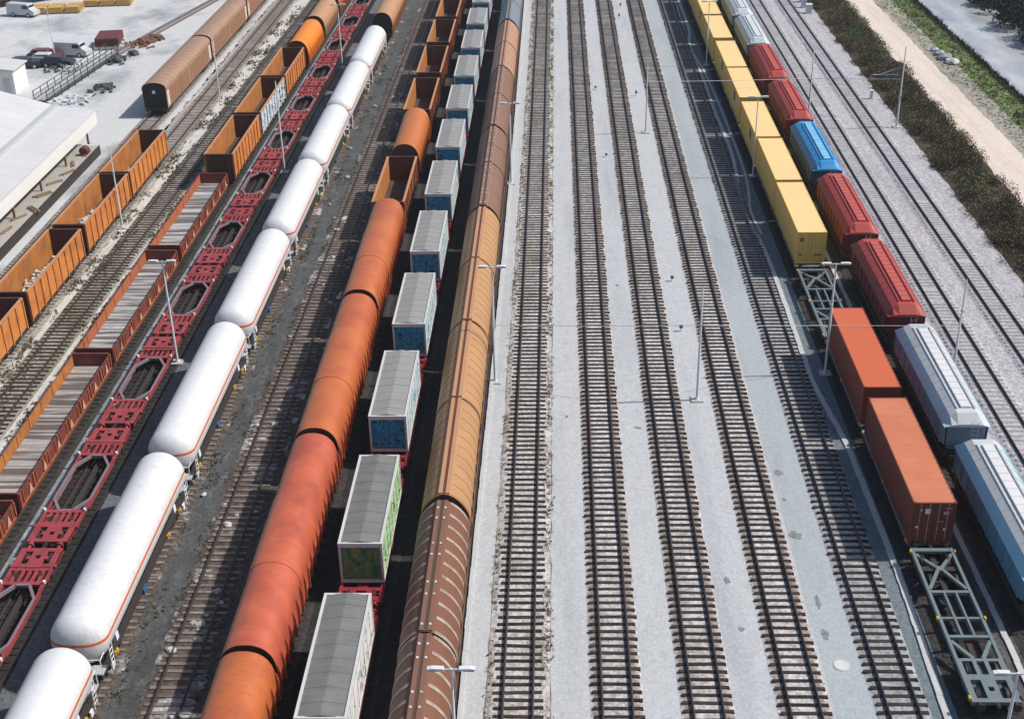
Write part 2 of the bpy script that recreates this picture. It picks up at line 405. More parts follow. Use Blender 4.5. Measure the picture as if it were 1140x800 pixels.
track(-24.4, 'track under the white tank wagons', SO, BED_T6, 1.5, individual=False)
track(-30.2, 'track under the red skeleton wagons', M['sleeper_soot'], bpy.data.materials['shade_black_ground_mat'], 1.4, individual=False)
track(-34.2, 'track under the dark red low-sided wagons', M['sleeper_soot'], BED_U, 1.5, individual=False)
track(-40.6, 'weedy empty track between the orange open wagons and the low-sided wagons', SW, BED_T2, 1.35, y_first=80, skew=.0125)
track(-43.1, 'track under the row of orange open wagons at the far left', SO, BED_T1, 1.45, individual=False)
track(-47.5, 'siding under the brown van wagons beside the warehouse', SO, BED_T1, 1.4, individual=False)

# ================================================================== TRAINS
def stripes_y(period, width, colr, amt=.7):
    """thin painted/dirty lines across the wagon every <period> metres"""
    def fn(nt, tc, c, w):
        sx = _n(nt, 'ShaderNodeSeparateXYZ'); nt.links.new(tc, sx.inputs[0])
        fr = _math(nt, 'PINGPONG', sx.outputs[1], period / 2)
        return _mix(nt, _math(nt, 'MULTIPLY', _math(nt, 'LESS_THAN', fr, width / 2), amt), c, colr)
    return fn

def plank_bars(nt, tc, c, w):
    f = _ramp(nt, _noise(nt, _scale(nt, tc, (.06, 1.5, 0)), 1.5, 3, w, .6), .47, .53)
    c = _mix(nt, _math(nt, 'MULTIPLY', f, .82), c, (.05, .04, .036))
    return stripes_y(1.15, .08, (.06, .045, .04), .8)(nt, tc, c, w)
def belt(zc, hw, colr):
    def fn(nt, tc, c, w):
        sx = _n(nt, 'ShaderNodeSeparateXYZ'); nt.links.new(tc, sx.inputs[0])
        d = _math(nt, 'ABSOLUTE', _math(nt, 'SUBTRACT', sx.outputs[2], zc))
        return _mix(nt, _math(nt, 'LESS_THAN', d, hw), c, colr)
    return fn

def graffiti(ca, cb, cc, scale=.9, zlo=None):
    """sprayed lettering-like swirls in bands of three paints"""
    def fn(nt, tc, c, w):
        n = _n(nt, 'ShaderNodeTexNoise', noise_dimensions='4D'); nt.links.new(tc, n.inputs['Vector']); nt.links.new(w, n.inputs['W'])
        n.inputs['Scale'].default_value = scale; n.inputs['Detail'].default_value = 1.5; n.inputs['Distortion'].default_value = 2.2
        f = n.outputs['Fac']
        c = _mix(nt, _math(nt, 'GREATER_THAN', f, .40), ca, cb)
        line = _math(nt, 'LESS_THAN', _math(nt, 'ABSOLUTE', _math(nt, 'SUBTRACT', f, .53)), .022)
        return _mix(nt, line, c, cc)
    return fn

# ---------------------------------------------------------------- white tank wagons
TX = -24.4
M['tank_white'] = paint('tank_white', (.63, .64, .65), .4, dirt=(.36, .32, .27), damt=.45, streak=(.9, 2.6, .2), val=.06, blot=(.55, .55, .54), bamt=.4, bscale=.7, extra=belt(2.93, .085, (.62, .13, .025)), spec=.5)
def tank_wagon():
    root = empty('tank_wagon')
    hl = 8.6; zc = 2.76; r = 1.50
    pf = []
    for i in range(9):
        a = PI / 2 * i / 8; pf.append((-hl + .95 - .95 * math.cos(a), max(.02, r * math.sin(a) ** .75)))
    pf = [(y, rr) for y, rr in pf] + [(-y, rr) for y, rr in reversed(pf)]
    t = MB().lathe_y(pf, zc, 56).build('tank', M['tank_white'], root)
    d = MB()
    for e in (-1, 1):                       # weld seams round the shell
        for yy in (2.2, 4.6, 6.9):
            d.lathe_y([(e * yy - .015, r), (e * yy - .01, r + .006), (e * yy + .01, r + .006), (e * yy + .015, r)], zc, 56)
    d.build('shell_seams', M['tank_white'], t)
    for e in (-1, 1):                       # grab handle on the dished end
        h = MB()
        pts = [(-.05, .0), (.05, .12), (.35, .12), (.45, -.05), (.38, -.18)]
        q = [(x, e * (hl + .015 - (x * x) * .12), 1.95 + z) for x, z in pts]
        for a, b in zip(q, q[1:]): h.tube(a, b, .02, 5)
        h.build('end_handle', M['black'], t)
    for e in (-1, 1):
        for sx in (-1, 1):
            s = MB()
            s.prof([(sx * .55, 1.15), (sx * 1.2, 1.15), (sx * 1.15, 1.75), (sx * .9, 1.4)][::sx], e * 5.9 - .18, e * 5.9 + .18); s.build('saddle', M['white_paint'], root)
    gear(root, 8.75, 1.2)
    for e in (-1, 1): p = MB(); p.box(-1.25, 1.25, e * 8.0, e * 8.74, 1.215, 1.25); p.build('end_platform', M['galv'], root)
    for e in (-1, 1):
        ladder(root, 1.42, e * 7.6, .8, 2.3, M['white_paint'])
        rl = MB()
        for sx in (-1, 1):
            rl.tube((sx * 1.22, e * 8.68, 1.2), (sx * 1.22, e * 8.68, 2.15), .025, 5); rl.tube((sx * 1.22, e * 8.0, 2.15), (sx * 1.22, e * 8.68, 2.15), .025, 5)
        rl.tube((-1.22, e * 8.68, 2.15), (1.22, e * 8.68, 2.15), .025, 5)
        rl.build('end_railing', M['white_paint'], root)
    for yy in (-6.6, 3.8, 6.4):
        v = MB(); v.tube((1.28, yy, 1.05), (1.36, yy, 1.05), .15, 12); v.box(1.2, 1.3, yy - .26, yy - .1, .86, 1.14)
        v.build('handwheel', M['yellow_fit'], root)
    v = MB(); v.box(1.1, 1.3, -1.5, -.9, .7, 1.05); v.build('valve_box', M['blue_fit'], root)
    for yy in (-7.4, 7.2): v = MB(); v.box(1.22, 1.32, yy - .16, yy + .16, .55, .9); v.build('notice_plate', M['white_paint'], root)
    g = MB(); g.bar((1.12, -8.2), (1.12, 8.2), .3, 1.22, 1.25); g.build('side_walkway', M['under'], root)
    return root
proto = tank_wagon()
for i in range(8):
    o = proto if i == 0 else copy_tree(proto)
    o.location = (TX, 51.05 - 18.15 + 18.15 * i + 8.6, 0)
    lab = ['white tank wagon cut off by the lower left corner of the photo', 'white tank wagon with its whole orange waist line showing, second from the front'] + \
          ['white tank wagon with orange waist line, %s from the front of its row' % ORD[k] for k in range(2, 7)] + ['last white tank wagon, at the far end of its row behind a dark van end']
    tag(o, lab[i], 'tank wagon', 'white tank wagons')

# ---------------------------------------------------------------- hooded / round-roof wagons
def hood_wagon(L, roofm, endm, bodym, name='hooded_wagon', ztop=4.2, zsh=2.55, z0=1.3, hw=1.44, pw=2.3, segs=3, gearon=True):
    root = empty(name); hl = L / 2
    arcp = [(hw, z0)] + arc(hw, zsh, ztop, 22, 0, pw) + [(-hw, z0)]
    hood = MB()
    for k in range(segs):
        o = .0 if k % 2 == 0 else .035
        a = -hl + k * L / segs; b = a + L / segs + (.25 if k < segs - 1 and k % 2 else 0)
        pts = [(hw + o, z0)] + arc(hw + o, zsh, ztop + o, 22, 0, pw) + [(-hw - o, z0)]
        hood.shell(pts, .04, a, b)
    rb = hood; n = max(6, int(L / 1.05))
    for k in range(n + 1):
        y = -hl + .06 + k * (L - .12) / n
        for s in (-1, 1):
            rb.box(s * (hw + .036), s * (hw + .15), y - .05, y + .05, z0 - .1, zsh - .15)
            rb.prof([(s * (hw + .036), zsh - .15), (s * (hw + .15), zsh - .15), (s * (hw + .036), zsh + .35)][::s], y - .05, y + .05)
    hood.build('hood', roofm, root)
    for s in (-1, 1):
        e = MB()
        y = s * (hl - .14)
        e.prof([(hw - .06, z0 - .1)] + arc(hw - .06, zsh, ztop - .06, 18, 0, pw) + [(-hw + .06, z0 - .1)], y - .03, y + .03)
        for x in (-.85, 0, .85): e.box(x - .06, x + .06, y + s * .03, y + s * .11, z0 - .1, zsh + .9)
        e.box(-hw + .1, hw - .1, y + s * .03, y + s * .08, 2.2, 2.32)
        e.build('end_wall', endm, root)
    b = MB(); b.box(-hw + .06, hw - .06, -hl + .12, hl - .12, 1.15, z0 + .1); b.build('body', bodym, root)
    gear(root, hl, 1.3)
    return root
M['hood_orange'] = paint('hood_orange_rust', (.47, .13, .04), .42, grain=.08, blot=(.34, .075, .03), bamt=.7, bscale=.4, dirt=(.17, .055, .03), damt=.55, streak=(.5, 2.4, .3), val=.1, bump=.12)
M['hood_red'] = paint('hood_red_faded', (.49, .115, .055), .42, grain=.08, blot=(.30, .055, .034), bamt=.75, bscale=.45, dirt=(.17, .045, .03), damt=.5, streak=(.5, 1.8, .3), val=.1, bump=.12)
M['hood_amber'] = paint('hood_amber', (.47, .145, .033), .45, grain=.1, blot=(.38, .09, .03), bamt=.4, bscale=.5, dirt=(.2, .07, .03), damt=.3, val=.1, bump=.12)
M['end_brown'] = paint('end_brown', (.09, .035, .025), .7, damt=.5)
M['rust_dark'] = paint('rust_dark', (.12, .045, .025), .75, damt=.5)
X7 = -15.3
specs = [(29.0, 49.3, 'hood_orange', 'amber orange hooded wagon nearest the front, cut off by the bottom edge'),
         (49.75, 69.85, 'hood_red', 'reddish hooded wagon with blotchy faded roof, second from the front of the hooded row'),
         (70.5, 90.6, 'hood_orange', 'orange hooded wagon behind the reddish one, third from the front'),
         (91.35, 111.0, 'hood_orange', 'orange hooded wagon right in front of an open brown wagon')]
for a, b, mt, lab in specs:
    o = hood_wagon(b - a, M[mt], M['end_brown'], M['rust_dark']); o.location = (X7, (a + b) / 2, 0)
    tag(o, lab, 'hooded wagon', 'orange hooded wagons')
o = hood_wagon(12.4, M['hood_amber'], M['end_brown'], M['rust_dark'], 'round_roof_wagon', 4.25, 2.5, segs=1); o.location = (X7, 132.3, 0)
tag(o, 'short amber round-roofed wagon standing between open brown wagons in the row of hooded wagons', 'covered wagon')
M['hood_bright'] = paint('hood_bright_orange', (.68, .20, .015), .5, damt=.25, dirt=(.3, .1, .03))
M['hood_tan'] = paint('hood_tan_brown', (.42, .22, .12), .6, damt=.3, dirt=(.2, .1, .06))
for a, b, x, mt, lab in [(168.7, 180.6, -33.7, 'hood_bright', 'bright orange round-roofed wagon beyond the open wagons of the left row'),
                    (182.6, 194.6, -33.7, 'hood_tan', 'tan round-roofed wagon just beyond the bright orange one'),
                    (196.4, 208.4, -33.7, 'hood_amber', 'amber round-roofed wagon at the top edge, beyond the tan one'),
                    (210.0, 222.0, -33.7, 'hood_tan', 'tan round-roofed wagon farthest along the left row at the top edge'),
                    (184.0, 202.0, -24.4, 'hood_tan', 'brown van with a black end standing beyond the last white tank wagon')]:
    o = hood_wagon(b - a, M[mt], M['black'] if x > -30 else M['end_brown'], M['rust_dark'], 'round_roof_wagon', 4.2, 2.4, segs=1); o.location = (x, (a + b) / 2, 0)
    tag(o, lab, 'covered wagon')

# ---------------------------------------------------------------- open (gondola) wagons
M['gon_orange'] = paint('open_wagon_orange', (.58, .215, .05), .65, blot=(.33, .10, .03), bamt=.6, bscale=.9, dirt=(.13, .06, .03), damt=.5, streak=(1.5, 2.5, .2), val=.15)
M['gon_inner'] = paint('open_wagon_inside', (.42, .16, .035), .75, blot=(.22, .08, .03), bamt=.7, bscale=.8, dirt=(.08, .045, .03), damt=.6, streak=(1.5, 2.5, .2))
M['gon_brown'] = paint('open_wagon_brown', (.33, .115, .045), .65, blot=(.18, .06, .03), bamt=.6, bscale=.9, dirt=(.1, .05, .03), damt=.5, streak=(1.5, 2.5, .2))
M['gon_floor'] = paint('open_wagon_floor', (.06, .042, .034), .9, blot=(.12, .08, .06), bamt=.8, bscale=1.3)
M['rim'] = paint('rim_worn', (.46, .22, .11), .55, damt=.3)
M['scrap'] = paint('scrap_metal', (.58, .54, .49), .6, blot=(.8, .79, .77), bamt=.6, bscale=2)
M['gon_graff'] = paint('open_wagon_graffiti', (.4, .5, .55), .55, damt=.25, dirt=(.25, .22, .2), extra=graffiti((.30, .42, .47), (.62, .68, .70), (.05, .10, .16), .55))
def gondola(sidem, L=13.1, ztop=3.62, rside=None, hw=1.4, name='open_wagon', inner=None):
    root = empty(name); hl = L / 2
    inner = inner or M['gon_inner']
    for s in (-1, 1):
        w = MB(); w.box(s * (hw - .05), s * hw, -hl, hl, 1.2, ztop)
        sm = rside if (rside and s == 1) else sidem
        r = w; n = 9
        for k in range(n + 1):
            y = -hl + .08 + k * (L - .16) / n
            r.box(s * (hw + .002), s * (hw + .11), y - .07, y + .07, 1.12, ztop - .08)
        wo = w.build('side_wall', sm, root)
        l = MB(); l.box(s * (hw - .062), s * (hw - .053), -hl + .06, hl - .06, 1.3, ztop - .03); l.build('lining', inner, wo)
        c = MB(); c.box(s * (hw - .09), s * (hw + .12), -hl - .01, hl + .01, ztop + .002, ztop + .09); c.build('top_rim', M['rim'], wo)
        for k in (3, 5):
            d = MB(); y0 = -hl + .08 + k * (L - .16) / n; d.box(s * (hw + .004), s * (hw + .05), y0 + .12, y0 + (L - .16) / n - .12, 1.28, 3.0)
            d.build('door', sm, root)
    for e in (-1, 1):
        w = MB(); w.box(-hw + .055, hw - .055, e * (hl - .055), e * hl, 1.2, ztop)
        for x in (-.9, -.3, .3, .9): w.box(x - .06, x + .06, e * (hl + .002), e * (hl + .1), 1.2, ztop - .06)
        w.box(-hw + .055, hw - .055, e * (hl - .085), e * (hl + .11), ztop + .004, ztop + .088)
        w.build('end_wall', M['end_brown'], root)
    f = MB(); f.box(-hw + .055, hw - .055, -hl + .06, hl - .06, 1.16, 1.26); f.build('floor', M['gon_floor'], root)
    gear(root, hl, 1.3)
    return root
def scrap_load(name, label, x, y, L, n, seed, hwid=1.1, mat='scrap'):
    rr = random.Random(seed); m = MB()
    for _ in range(n):
        cx = max(-1.15, min(1.0, rr.gauss(-.72, .3))); cy = rr.gauss(0, .3) * L; cy = max(-L / 2, min(L / 2, cy)); a = rr.uniform(0, PI); s = rr.uniform(.08, .3) * (1.3 - abs(cx + .7)); h = rr.uniform(.06, .35)
        z = 1.262 + rr.uniform(0, .75) * max(0, 1 - 2 * abs(cy) / L)
        m.box(cx - s, cx + s, cy - s * .3, cy + s * .3, z, z + h, a)
    o = m.build(name, M[mat]); o.location = (x, y, 0); tag(o, label, 'scrap', kind='stuff')
g_or = gondola(M['gon_orange'])
X1 = -43.0
for i, ys in enumerate([126.7, 113.0, 98.8, 84.6]):
    o = g_or if i == 0 else copy_tree(g_or)
    o.location = (X1, ys, 0)
    tag(o, ['orange open wagon at the far end of the leftmost open row, nearest the brown van', 'orange open wagon with white scrap inside, second from the far end of the leftmost row',
            'orange open wagon in the leftmost row with a scatter of pale scrap along its floor', 'orange open wagon cut off by the left edge of the photo'][i], 'open wagon', 'orange open wagons')
scrap_load('scrap_load', 'white and rusty scrap lying in the second orange wagon from the far end', X1 + .1, 111.5, 9.5, 60, 5)
scrap_load('scrap_load', 'pale scrap scattered along the floor of the third orange wagon', X1 + .1, 98.8, 11.5, 70, 6)
scrap_load('scrap_load', 'few pieces of pale scrap in the wagon at the far end of the leftmost row', X1 + .1, 124.5, 8, 22, 8)
X3 = -33.95
for i, (a, b) in enumerate([(125.1, 138.3), (139.2, 153.2), (153.9, 167.4)]):
    o = gondola(M['gon_orange'], b - a, rside=M['gon_graff']) if i == 1 else copy_tree(g_or)
    o.location = (X3, (a + b) / 2, 0)
    tag(o, ['orange open wagon directly behind the low-sided wagons', 'open wagon with pale blue and white graffiti covering its right side', 'orange open wagon between the graffiti wagon and the bright orange round roof'][i], 'open wagon', 'orange open wagons')
g_br = gondola(M['gon_brown'], 12.5)
for i, (a, b) in enumerate([(111.6, 123.75), (139.0, 152.9), (153.7, 168.1), (169.0, 181.9), (183.0, 196.2), (197.2, 210.4)]):
    o = g_br if i == 0 else copy_tree(g_br)
    o.location = (X7, (a + b) / 2, 0)
    tag(o, ['brown open wagon between the long orange hoods and the short round roof',
            'brown open wagon right beyond the short amber round-roofed wagon', 'brown open wagon, second beyond the short round-roofed wagon',
            'brown open wagon, third beyond the short round-roofed wagon', 'brown open wagon, fourth beyond the short round-roofed wagon near the top edge', 'brown open wagon at the top edge of the photo in the hooded row'][i], 'open wagon', 'brown open wagons')

# ---------------------------------------------------------------- dark red low-sided wagons
M['low_red'] = paint('low_side_dark_red', (.15, .036, .026), .65, blot=(.26, .085, .04), bamt=.6, bscale=1.2, damt=.4)
M['low_orange'] = paint('low_side_orange', (.36, .105, .035), .7, blot=(.35, .09, .05), bamt=.6, bscale=.8, damt=.4)
M['deck_grey'] = paint('deck_grey', (.40, .40, .41), .85, blot=(.46, .46, .46), bamt=.8, bscale=1.1, dirt=(.12, .09, .08), damt=.95, streak=(.3, 3.2, .3), extra=plank_bars)
M['deck_wood'] = paint('deck_wood', (.33, .30, .275), .85, blot=(.42, .40, .385), bamt=.8, bscale=1.1, dirt=(.11, .075, .06), damt=.95, streak=(.3, 3.2, .3), extra=plank_bars)
M['lever_pale'] = paint('lever_pale', (.50, .30, .22), .6, damt=.4)
def low_wagon(deckm, innerm):
    root = empty('low_sided_wagon'); L = 18.5; hl = L / 2; hw = 1.38
    f = MB(); f.box(-hw + .06, hw - .06, -hl + .1, hl - .1, 1.16, 1.27); f.build('floor', deckm, root)
    for s in (-1, 1):
        n = 8; seg = (L - .2) / n
        for k in range(n):
            y0 = -hl + .1 + k * seg
            w = MB(); w.box(s * (hw - .05), s * hw, y0 + .03, y0 + seg - .03, 1.2, 2.16)
            wo = w.build('side_flap', M['low_red'], root)
            l = MB(); l.box(s * (hw - .06), s * (hw - .052), y0 + .05, y0 + seg - .05, 1.28, 2.14); l.build('lining', innerm, wo)
        r = MB(); r.box(s * (hw + .004), s * (hw + .05), -hl + .05, hl - .05, 1.08, 1.2)
        for k in range(n + 1):
            y = -hl + .1 + k * seg
            for d in (-.5, .5):
                if abs(y + d) < hl - .2: r.box(s * (hw + .002), s * (hw + .07), y + d - .04, y + d + .04, 1.1, 2.1)
            r.prof([(s * (hw + .002), 1.0), (s * (hw + .1), 1.3), (s * (hw + .1), 2.2), (s * (hw + .002), 2.2)][::s], y - .06, y + .06)
        r.build('stakes', M['low_orange'], root)
    for k in range(7):
        y = -hl + 1.4 + k * 2.6; t = MB(); t.poly([(hw + .075, y, 1.35), (hw + .075, y + .5, 1.35), (hw + .075, y + .35, 1.95), (hw + .13, y, 1.35), (hw + .13, y + .5, 1.35), (hw + .085, y + .35, 1.95)], [(0, 1, 2), (3, 5, 4), (0, 3, 4, 1), (1, 4, 5, 2), (2, 5, 3, 0)]); t.build('flap_lever', M['lever_pale'], root)
    for e in (-1, 1):
        w = MB(); w.box(-hw, hw, e * (hl - .04), e * (hl + .04), 1.2, 2.2); w.box(-hw, hw, e * (hl - .07), e * (hl + .08), 2.202, 2.28)
        w.build('end_flap', M['low_red'], root)
    u = underframe(root, hl, 1.3, M['low_red'], .8, 1.18); bogie(root, -hl + 2.4); bogie(root, hl - 2.4); buffers(root, hl, M['under'])
    return root
lw = low_wagon(M['deck_grey'], M['low_orange']); lw2 = low_wagon(M['deck_wood'], M['gon_inner'])
for i, (a, b) in enumerate([(46.7, 65.2), (66.0, 84.5), (85.3, 103.9), (104.9, 123.6)]):
    o = lw2 if i == 0 else copy_tree(lw2) if i == 1 else lw if i == 2 else copy_tree(lw)
    o.location = (-34.3, (a + b) / 2, 0)
    tag(o, ['low-sided dark red wagon at the lower left edge, nearest of its row', 'low-sided wagon with an orange inner side and worn wooden floor, nearer the left edge',
            'low-sided dark red wagon with grey plank floor, below the lamp mast head', 'low-sided dark red wagon with pale grey floor standing against the orange open wagon'][i], 'flat wagon', 'dark red low-sided wagons')

# ---------------------------------------------------------------- red skeleton wagons
M['skel_red'] = paint('skeleton_red', (.33, .05, .056), .65, blot=(.19, .034, .04), bamt=.8, bscale=1.2, dirt=(.08, .03, .032), damt=.7, grain=.15)
M['skel_grey'] = paint('skeleton_grey_pink', (.20, .16, .18), .6, blot=(.28, .10, .11), bamt=.5, bscale=1.5, damt=.3)
def skeleton():
    root = empty('skeleton_wagon'); hl = 6.55; hw = 1.22; z0, z1 = .86, 1.1
    for s in (-1, 1):
        for e in (-1, 1): m = MB(); m.box(s * hw, s * (hw - .13), e * 2.6, e * hl, z0, z1); m.build('side_sill', M['skel_red'], root)
    for e in (-1, 1):
        p = MB(); zt = z1 + .03; zb = z1 - .12     # end platform plate: bars leave two bracket-shaped slots and a middle hole
        X = hw
        p.box(-X, X, e * hl, e * (hl - .32), zb, zt); p.box(-X, X, e * (hl - 1.5), e * (hl - 1.85), zb, zt)
        for s in (-1, 1):
            p.box(s * X, s * (X - .36), e * (hl - .322), e * (hl - 1.498), zb, zt)
            p.box(s * .16, s * .42, e * (hl - .322), e * (hl - 1.498), zb, zt)
            p.box(s * .422, s * .62, e * (hl - .75), e * (hl - 1.05), zb, zt)
            p.box(s * (X + .0), s * (X + .13), e * (hl - 1.52), e * (hl - 1.78), zb, zt)
        p.box(-.158, .158, e * (hl - .322), e * (hl - .7), zb, zt); p.box(-.158, .158, e * (hl - 1.02), e * (hl - 1.498), zb, zt)
        p.build('end_platform', M['skel_red'], root)
        r = MB()                                    # comb of longitudinal ribs
        r.box(-X + .13, X - .13, e * (hl - 1.86), e * (hl - 2.1), zb - .05, zt - .05)
        for x in (-.78, -.38, 0, .38, .78): r.box(x - .085, x + .085, e * (hl - 2.102), e * (hl - 3.1), zb - .05, zt - .055)
        r.box(-X + .13, X - .13, e * (hl - 3.102), e * (hl - 3.4), zb - .05, zt - .05)
        r.build('rib_comb', M['skel_red'], root)
        for s in (-1, 1): f = MB(); f.tube((s * (X + .02), e * (hl - 3.28), z1), (s * (X + .02), e * (hl - 3.28), z1 + .16), .09, 8); f.build('container_lock', M['white_paint'], root)
    o = MB(); oct_ = [(-.42, -3.16), (.42, -3.16), (1.13, -1.9), (1.13, 1.9), (.42, 3.16), (-.42, 3.16), (-1.13, 1.9), (-1.13, -1.9)]
    for a, b in zip(oct_, oct_[1:] + oct_[:1]):
        o.bar(a, b, .17, .9, 1.09 if a[0] == b[0] else 1.085)
    o.build('octagon_frame', M['skel_grey'], root)
    for sx in (-1, 1): s = MB(); s.box(sx * hw, sx * (hw - .1), -2.598, 2.598, .72, 1.07); s.build('middle_sill', M['skel_red'], root)
    c = MB(); c.box(-.16, .16, hl - 3.2, -hl + 3.2, .35, .5); c.build('brake_gear', M['under'], root)
    bogie(root, -hl + 1.55); bogie(root, hl - 1.55); buffers(root, hl, M['skel_red'])
    return root
sk = skeleton()
ycs = [41.8, 55.4, 69.15, 82.9, 96.6, 110.3, 124.0, 137.7, 151.4, 165.1, 178.8, 192.5, 206.2]
for i, yc in enumerate(ycs[1:]):
    o = sk if i == 0 else copy_tree(sk)
    o.location = (-30.15, yc, 0)
    tag(o, 'empty red skeleton wagon, %s of its row counted from the bottom left corner' % ORD[i], 'skeleton wagon', 'red skeleton wagons')

# ---------------------------------------------------------------- boxes with grey roofs on red flat wagons
M['flat_red'] = paint('flat_wagon_red', (.25, .022, .03), .6, damt=.4)
M['box_roof'] = paint('box_roof_grey', (.26, .26, .25), .7, blot=(.22, .22, .215), bamt=.5, bscale=.8, dirt=(.16, .155, .14), damt=.5, streak=(.25, 3, .3), extra=stripes_y(.98, .05, (.2, .2, .19), .6))
M['box_roof_dark'] = paint('box_roof_weathered', (.165, .168, .16), .75, blot=(.11, .115, .112), bamt=.6, bscale=.8, dirt=(.11, .11, .10), damt=.6, streak=(.25, 3, .3), extra=stripes_y(.98, .07, (.18, .18, .17), .8))
M['box_frame'] = paint('box_frame_white', (.54, .53, .50), .5, damt=.35, dirt=(.4, .36, .3))
M['box_blue_end'] = paint('box_blue_panel', (.02, .25, .40), .55, damt=.4, dirt=(.02, .03, .04), extra=graffiti((.015, .22, .37), (.03, .33, .48), (.03, .05, .07), .8))
M['box_blue_side'] = paint('box_side_pale_blue', (.55, .66, .72), .55, damt=.3, dirt=(.3, .32, .32), extra=graffiti((.45, .58, .64), (.62, .67, .69), (.10, .36, .48), .4))
M['box_white_side'] = paint('box_side_white', (.72, .72, .70), .55, damt=.4, dirt=(.35, .33, .3), extra=graffiti((.60, .62, .62), (.74, .74, .72), (.36, .38, .39), .4))
M['box_green_end'] = paint('box_green_panel', (.05, .17, .06), .55, damt=.4, dirt=(.03, .05, .03), extra=graffiti((.04, .15, .05), (.09, .26, .10), (.30, .28, .05), .7))
M['box_green_side'] = paint('box_side_green', (.2, .5, .2), .55, damt=.25, dirt=(.2, .25, .15), extra=graffiti((.20, .46, .16), (.48, .64, .40), (.05, .20, .07), .5))
M['box_dark_end'] = paint('box_dark_panel', (.10, .11, .12), .6, damt=.4)
def box_container(roofm, sidem, endm, L=9.2):
    root = empty('bulk_container'); hl = L / 2; hw = 1.22; z0, z1 = 1.2, 3.82
    fr = MB()
    for s in (-1, 1):
        for e in (-1, 1): fr.box(s * hw, s * (hw - .13), e * hl, e * (hl - .14), z0, z1 - .14)
        fr.box(s * (hw + .01), s * (hw - .13), -hl - .005, hl + .005, z1 - .138, z1 + .035); fr.box(s * hw, s * (hw - .1), -hl + .142, hl - .142, z0, z0 + .16)
    for e in (-1, 1):
        fr.box(-hw + .132, hw - .132, e * (hl + .005), e * (hl - .14), z1 - .24, z1 + .034); fr.box(-hw + .132, hw - .132, e * hl, e * (hl - .12), z0, z0 + .16)
    fr.build('frame', M['box_frame'], root)
    r = MB(); xi = hw - .1
    r.prof([(-xi, z1 - .05), (xi, z1 - .05), (xi, z1 - .03), (.03, z1 + .14), (-.03, z1 + .14), (-xi, z1 - .03)], -hl + .1, hl - .1)
    for k in range(1, 9):
        y = -hl + k * L / 9; r.shell([(xi - .02, z1 - .012), (.03, z1 + .157), (-.03, z1 + .157), (-xi + .02, z1 - .012)], .03, y - .03, y + .03, False)
    r.build('roof', roofm, root)
    for s in (-1, 1):
        m = MB(); m.box(s * (hw - .03), s * (hw - .07), -hl + .144, hl - .144, z0 + .162, z1 - .142)
        for k in range(1, 8): y = -hl + k * L / 8; m.box(s * (hw - .028), s * (hw - .002), y - .035, y + .035, z0 + .164, z1 - .144)
        m.build('side_panel', sidem, root)
    for e in (-1, 1):
        m = MB(); m.box(-hw + .134, hw - .134, e * (hl - .16), e * (hl - .2), z0 + .162, z1 - .242)
        o = m.build('end_panel', endm, root)
        for x in (-.55, .0, .55): q = MB(); q.tube((x, e * (hl - .12), z0 + .2), (x, e * (hl - .12), z1 - .3), .025, 6); q.build('lock_rod', endm, o)
    return root
def red_flat(mat):
    root = empty('flat_wagon'); hl = 6.2
    d = MB()
    for s in (-1, 1): d.box(s * 1.25, s * 1.05, -hl, hl, .84, 1.12)
    for e in (-1, 1):
        d.box(-1.046, 1.046, e * hl, e * (hl - .5), .9, 1.118); d.box(-1.046, 1.046, e * (hl - 1.0), e * (hl - 1.3), .9, 1.114)
        for x in (-.45, .45): d.box(x - .15, x + .15, e * (hl - .502), e * (hl - .998), .9, 1.11)
        d.box(-1.046, 1.046, e * 2.5, e * 2.2, .9, 1.11)
    d.box(-.3, .3, -4.88, 4.88, .8, 1.0)
    d.build('deck_frame', mat, root)
    for e in (-1, 1):
        for s in (-1, 1):
            m = MB(); m.tube((s * 1.1, e * (hl - .15), 1.12), (s * 1.1, e * (hl - .15), 1.55), .03, 6); m.tube((s * 1.1, e * (hl - .15), 1.55), (s * .7, e * (hl - .15), 1.55), .03, 6); m.build('handrail', mat, root)
    bogie(root, -hl + 1.9); bogie(root, hl - 1.9); buffers(root, hl, mat)
    return root
X8 = -10.9
fl8 = red_flat(M['flat_red'])
b_blue = box_container(M['box_roof'], M['box_blue_side'], M['box_blue_end'])
b_white = box_container(M['box_roof_dark'], M['box_white_side'], M['box_dark_end'])
b_green = box_container(M['box_roof_dark'], M['box_green_side'], M['box_green_end'])
s8 = [45.1, 58.64, 72.5, 85.95, 99.5, 112.9, 126.3, 139.4, 152.5, 165.5, 178.4, 191.4, 204.4]
usedb = False
for i, ys in enumerate(s8):
    yc = ys + 4.6
    o = fl8 if i == 0 else copy_tree(fl8)
    o.location = (X8, yc, 0)
    tag(o, 'red flat wagon under the %s grey-roofed box from the front' % ORD[i], 'flat wagon', 'red flat wagons with boxes')
    if i == 0: c = b_white
    elif i == 1: c = b_green
    elif i == 2: c = b_blue
    else: c = copy_tree(b_blue)
    c.location = (X8 + (.0, .03, -.04, .02)[i % 4], yc, 0)
    tag(c, ['grey-roofed box with white dirty side, nearest the bottom edge', 'grey-roofed box with green sprayed side and green end'][i] if i < 2 else
        'grey-roofed box with blue end panel, %s box from the front' % ORD[i], 'container', 'grey-roofed boxes on red flat wagons')

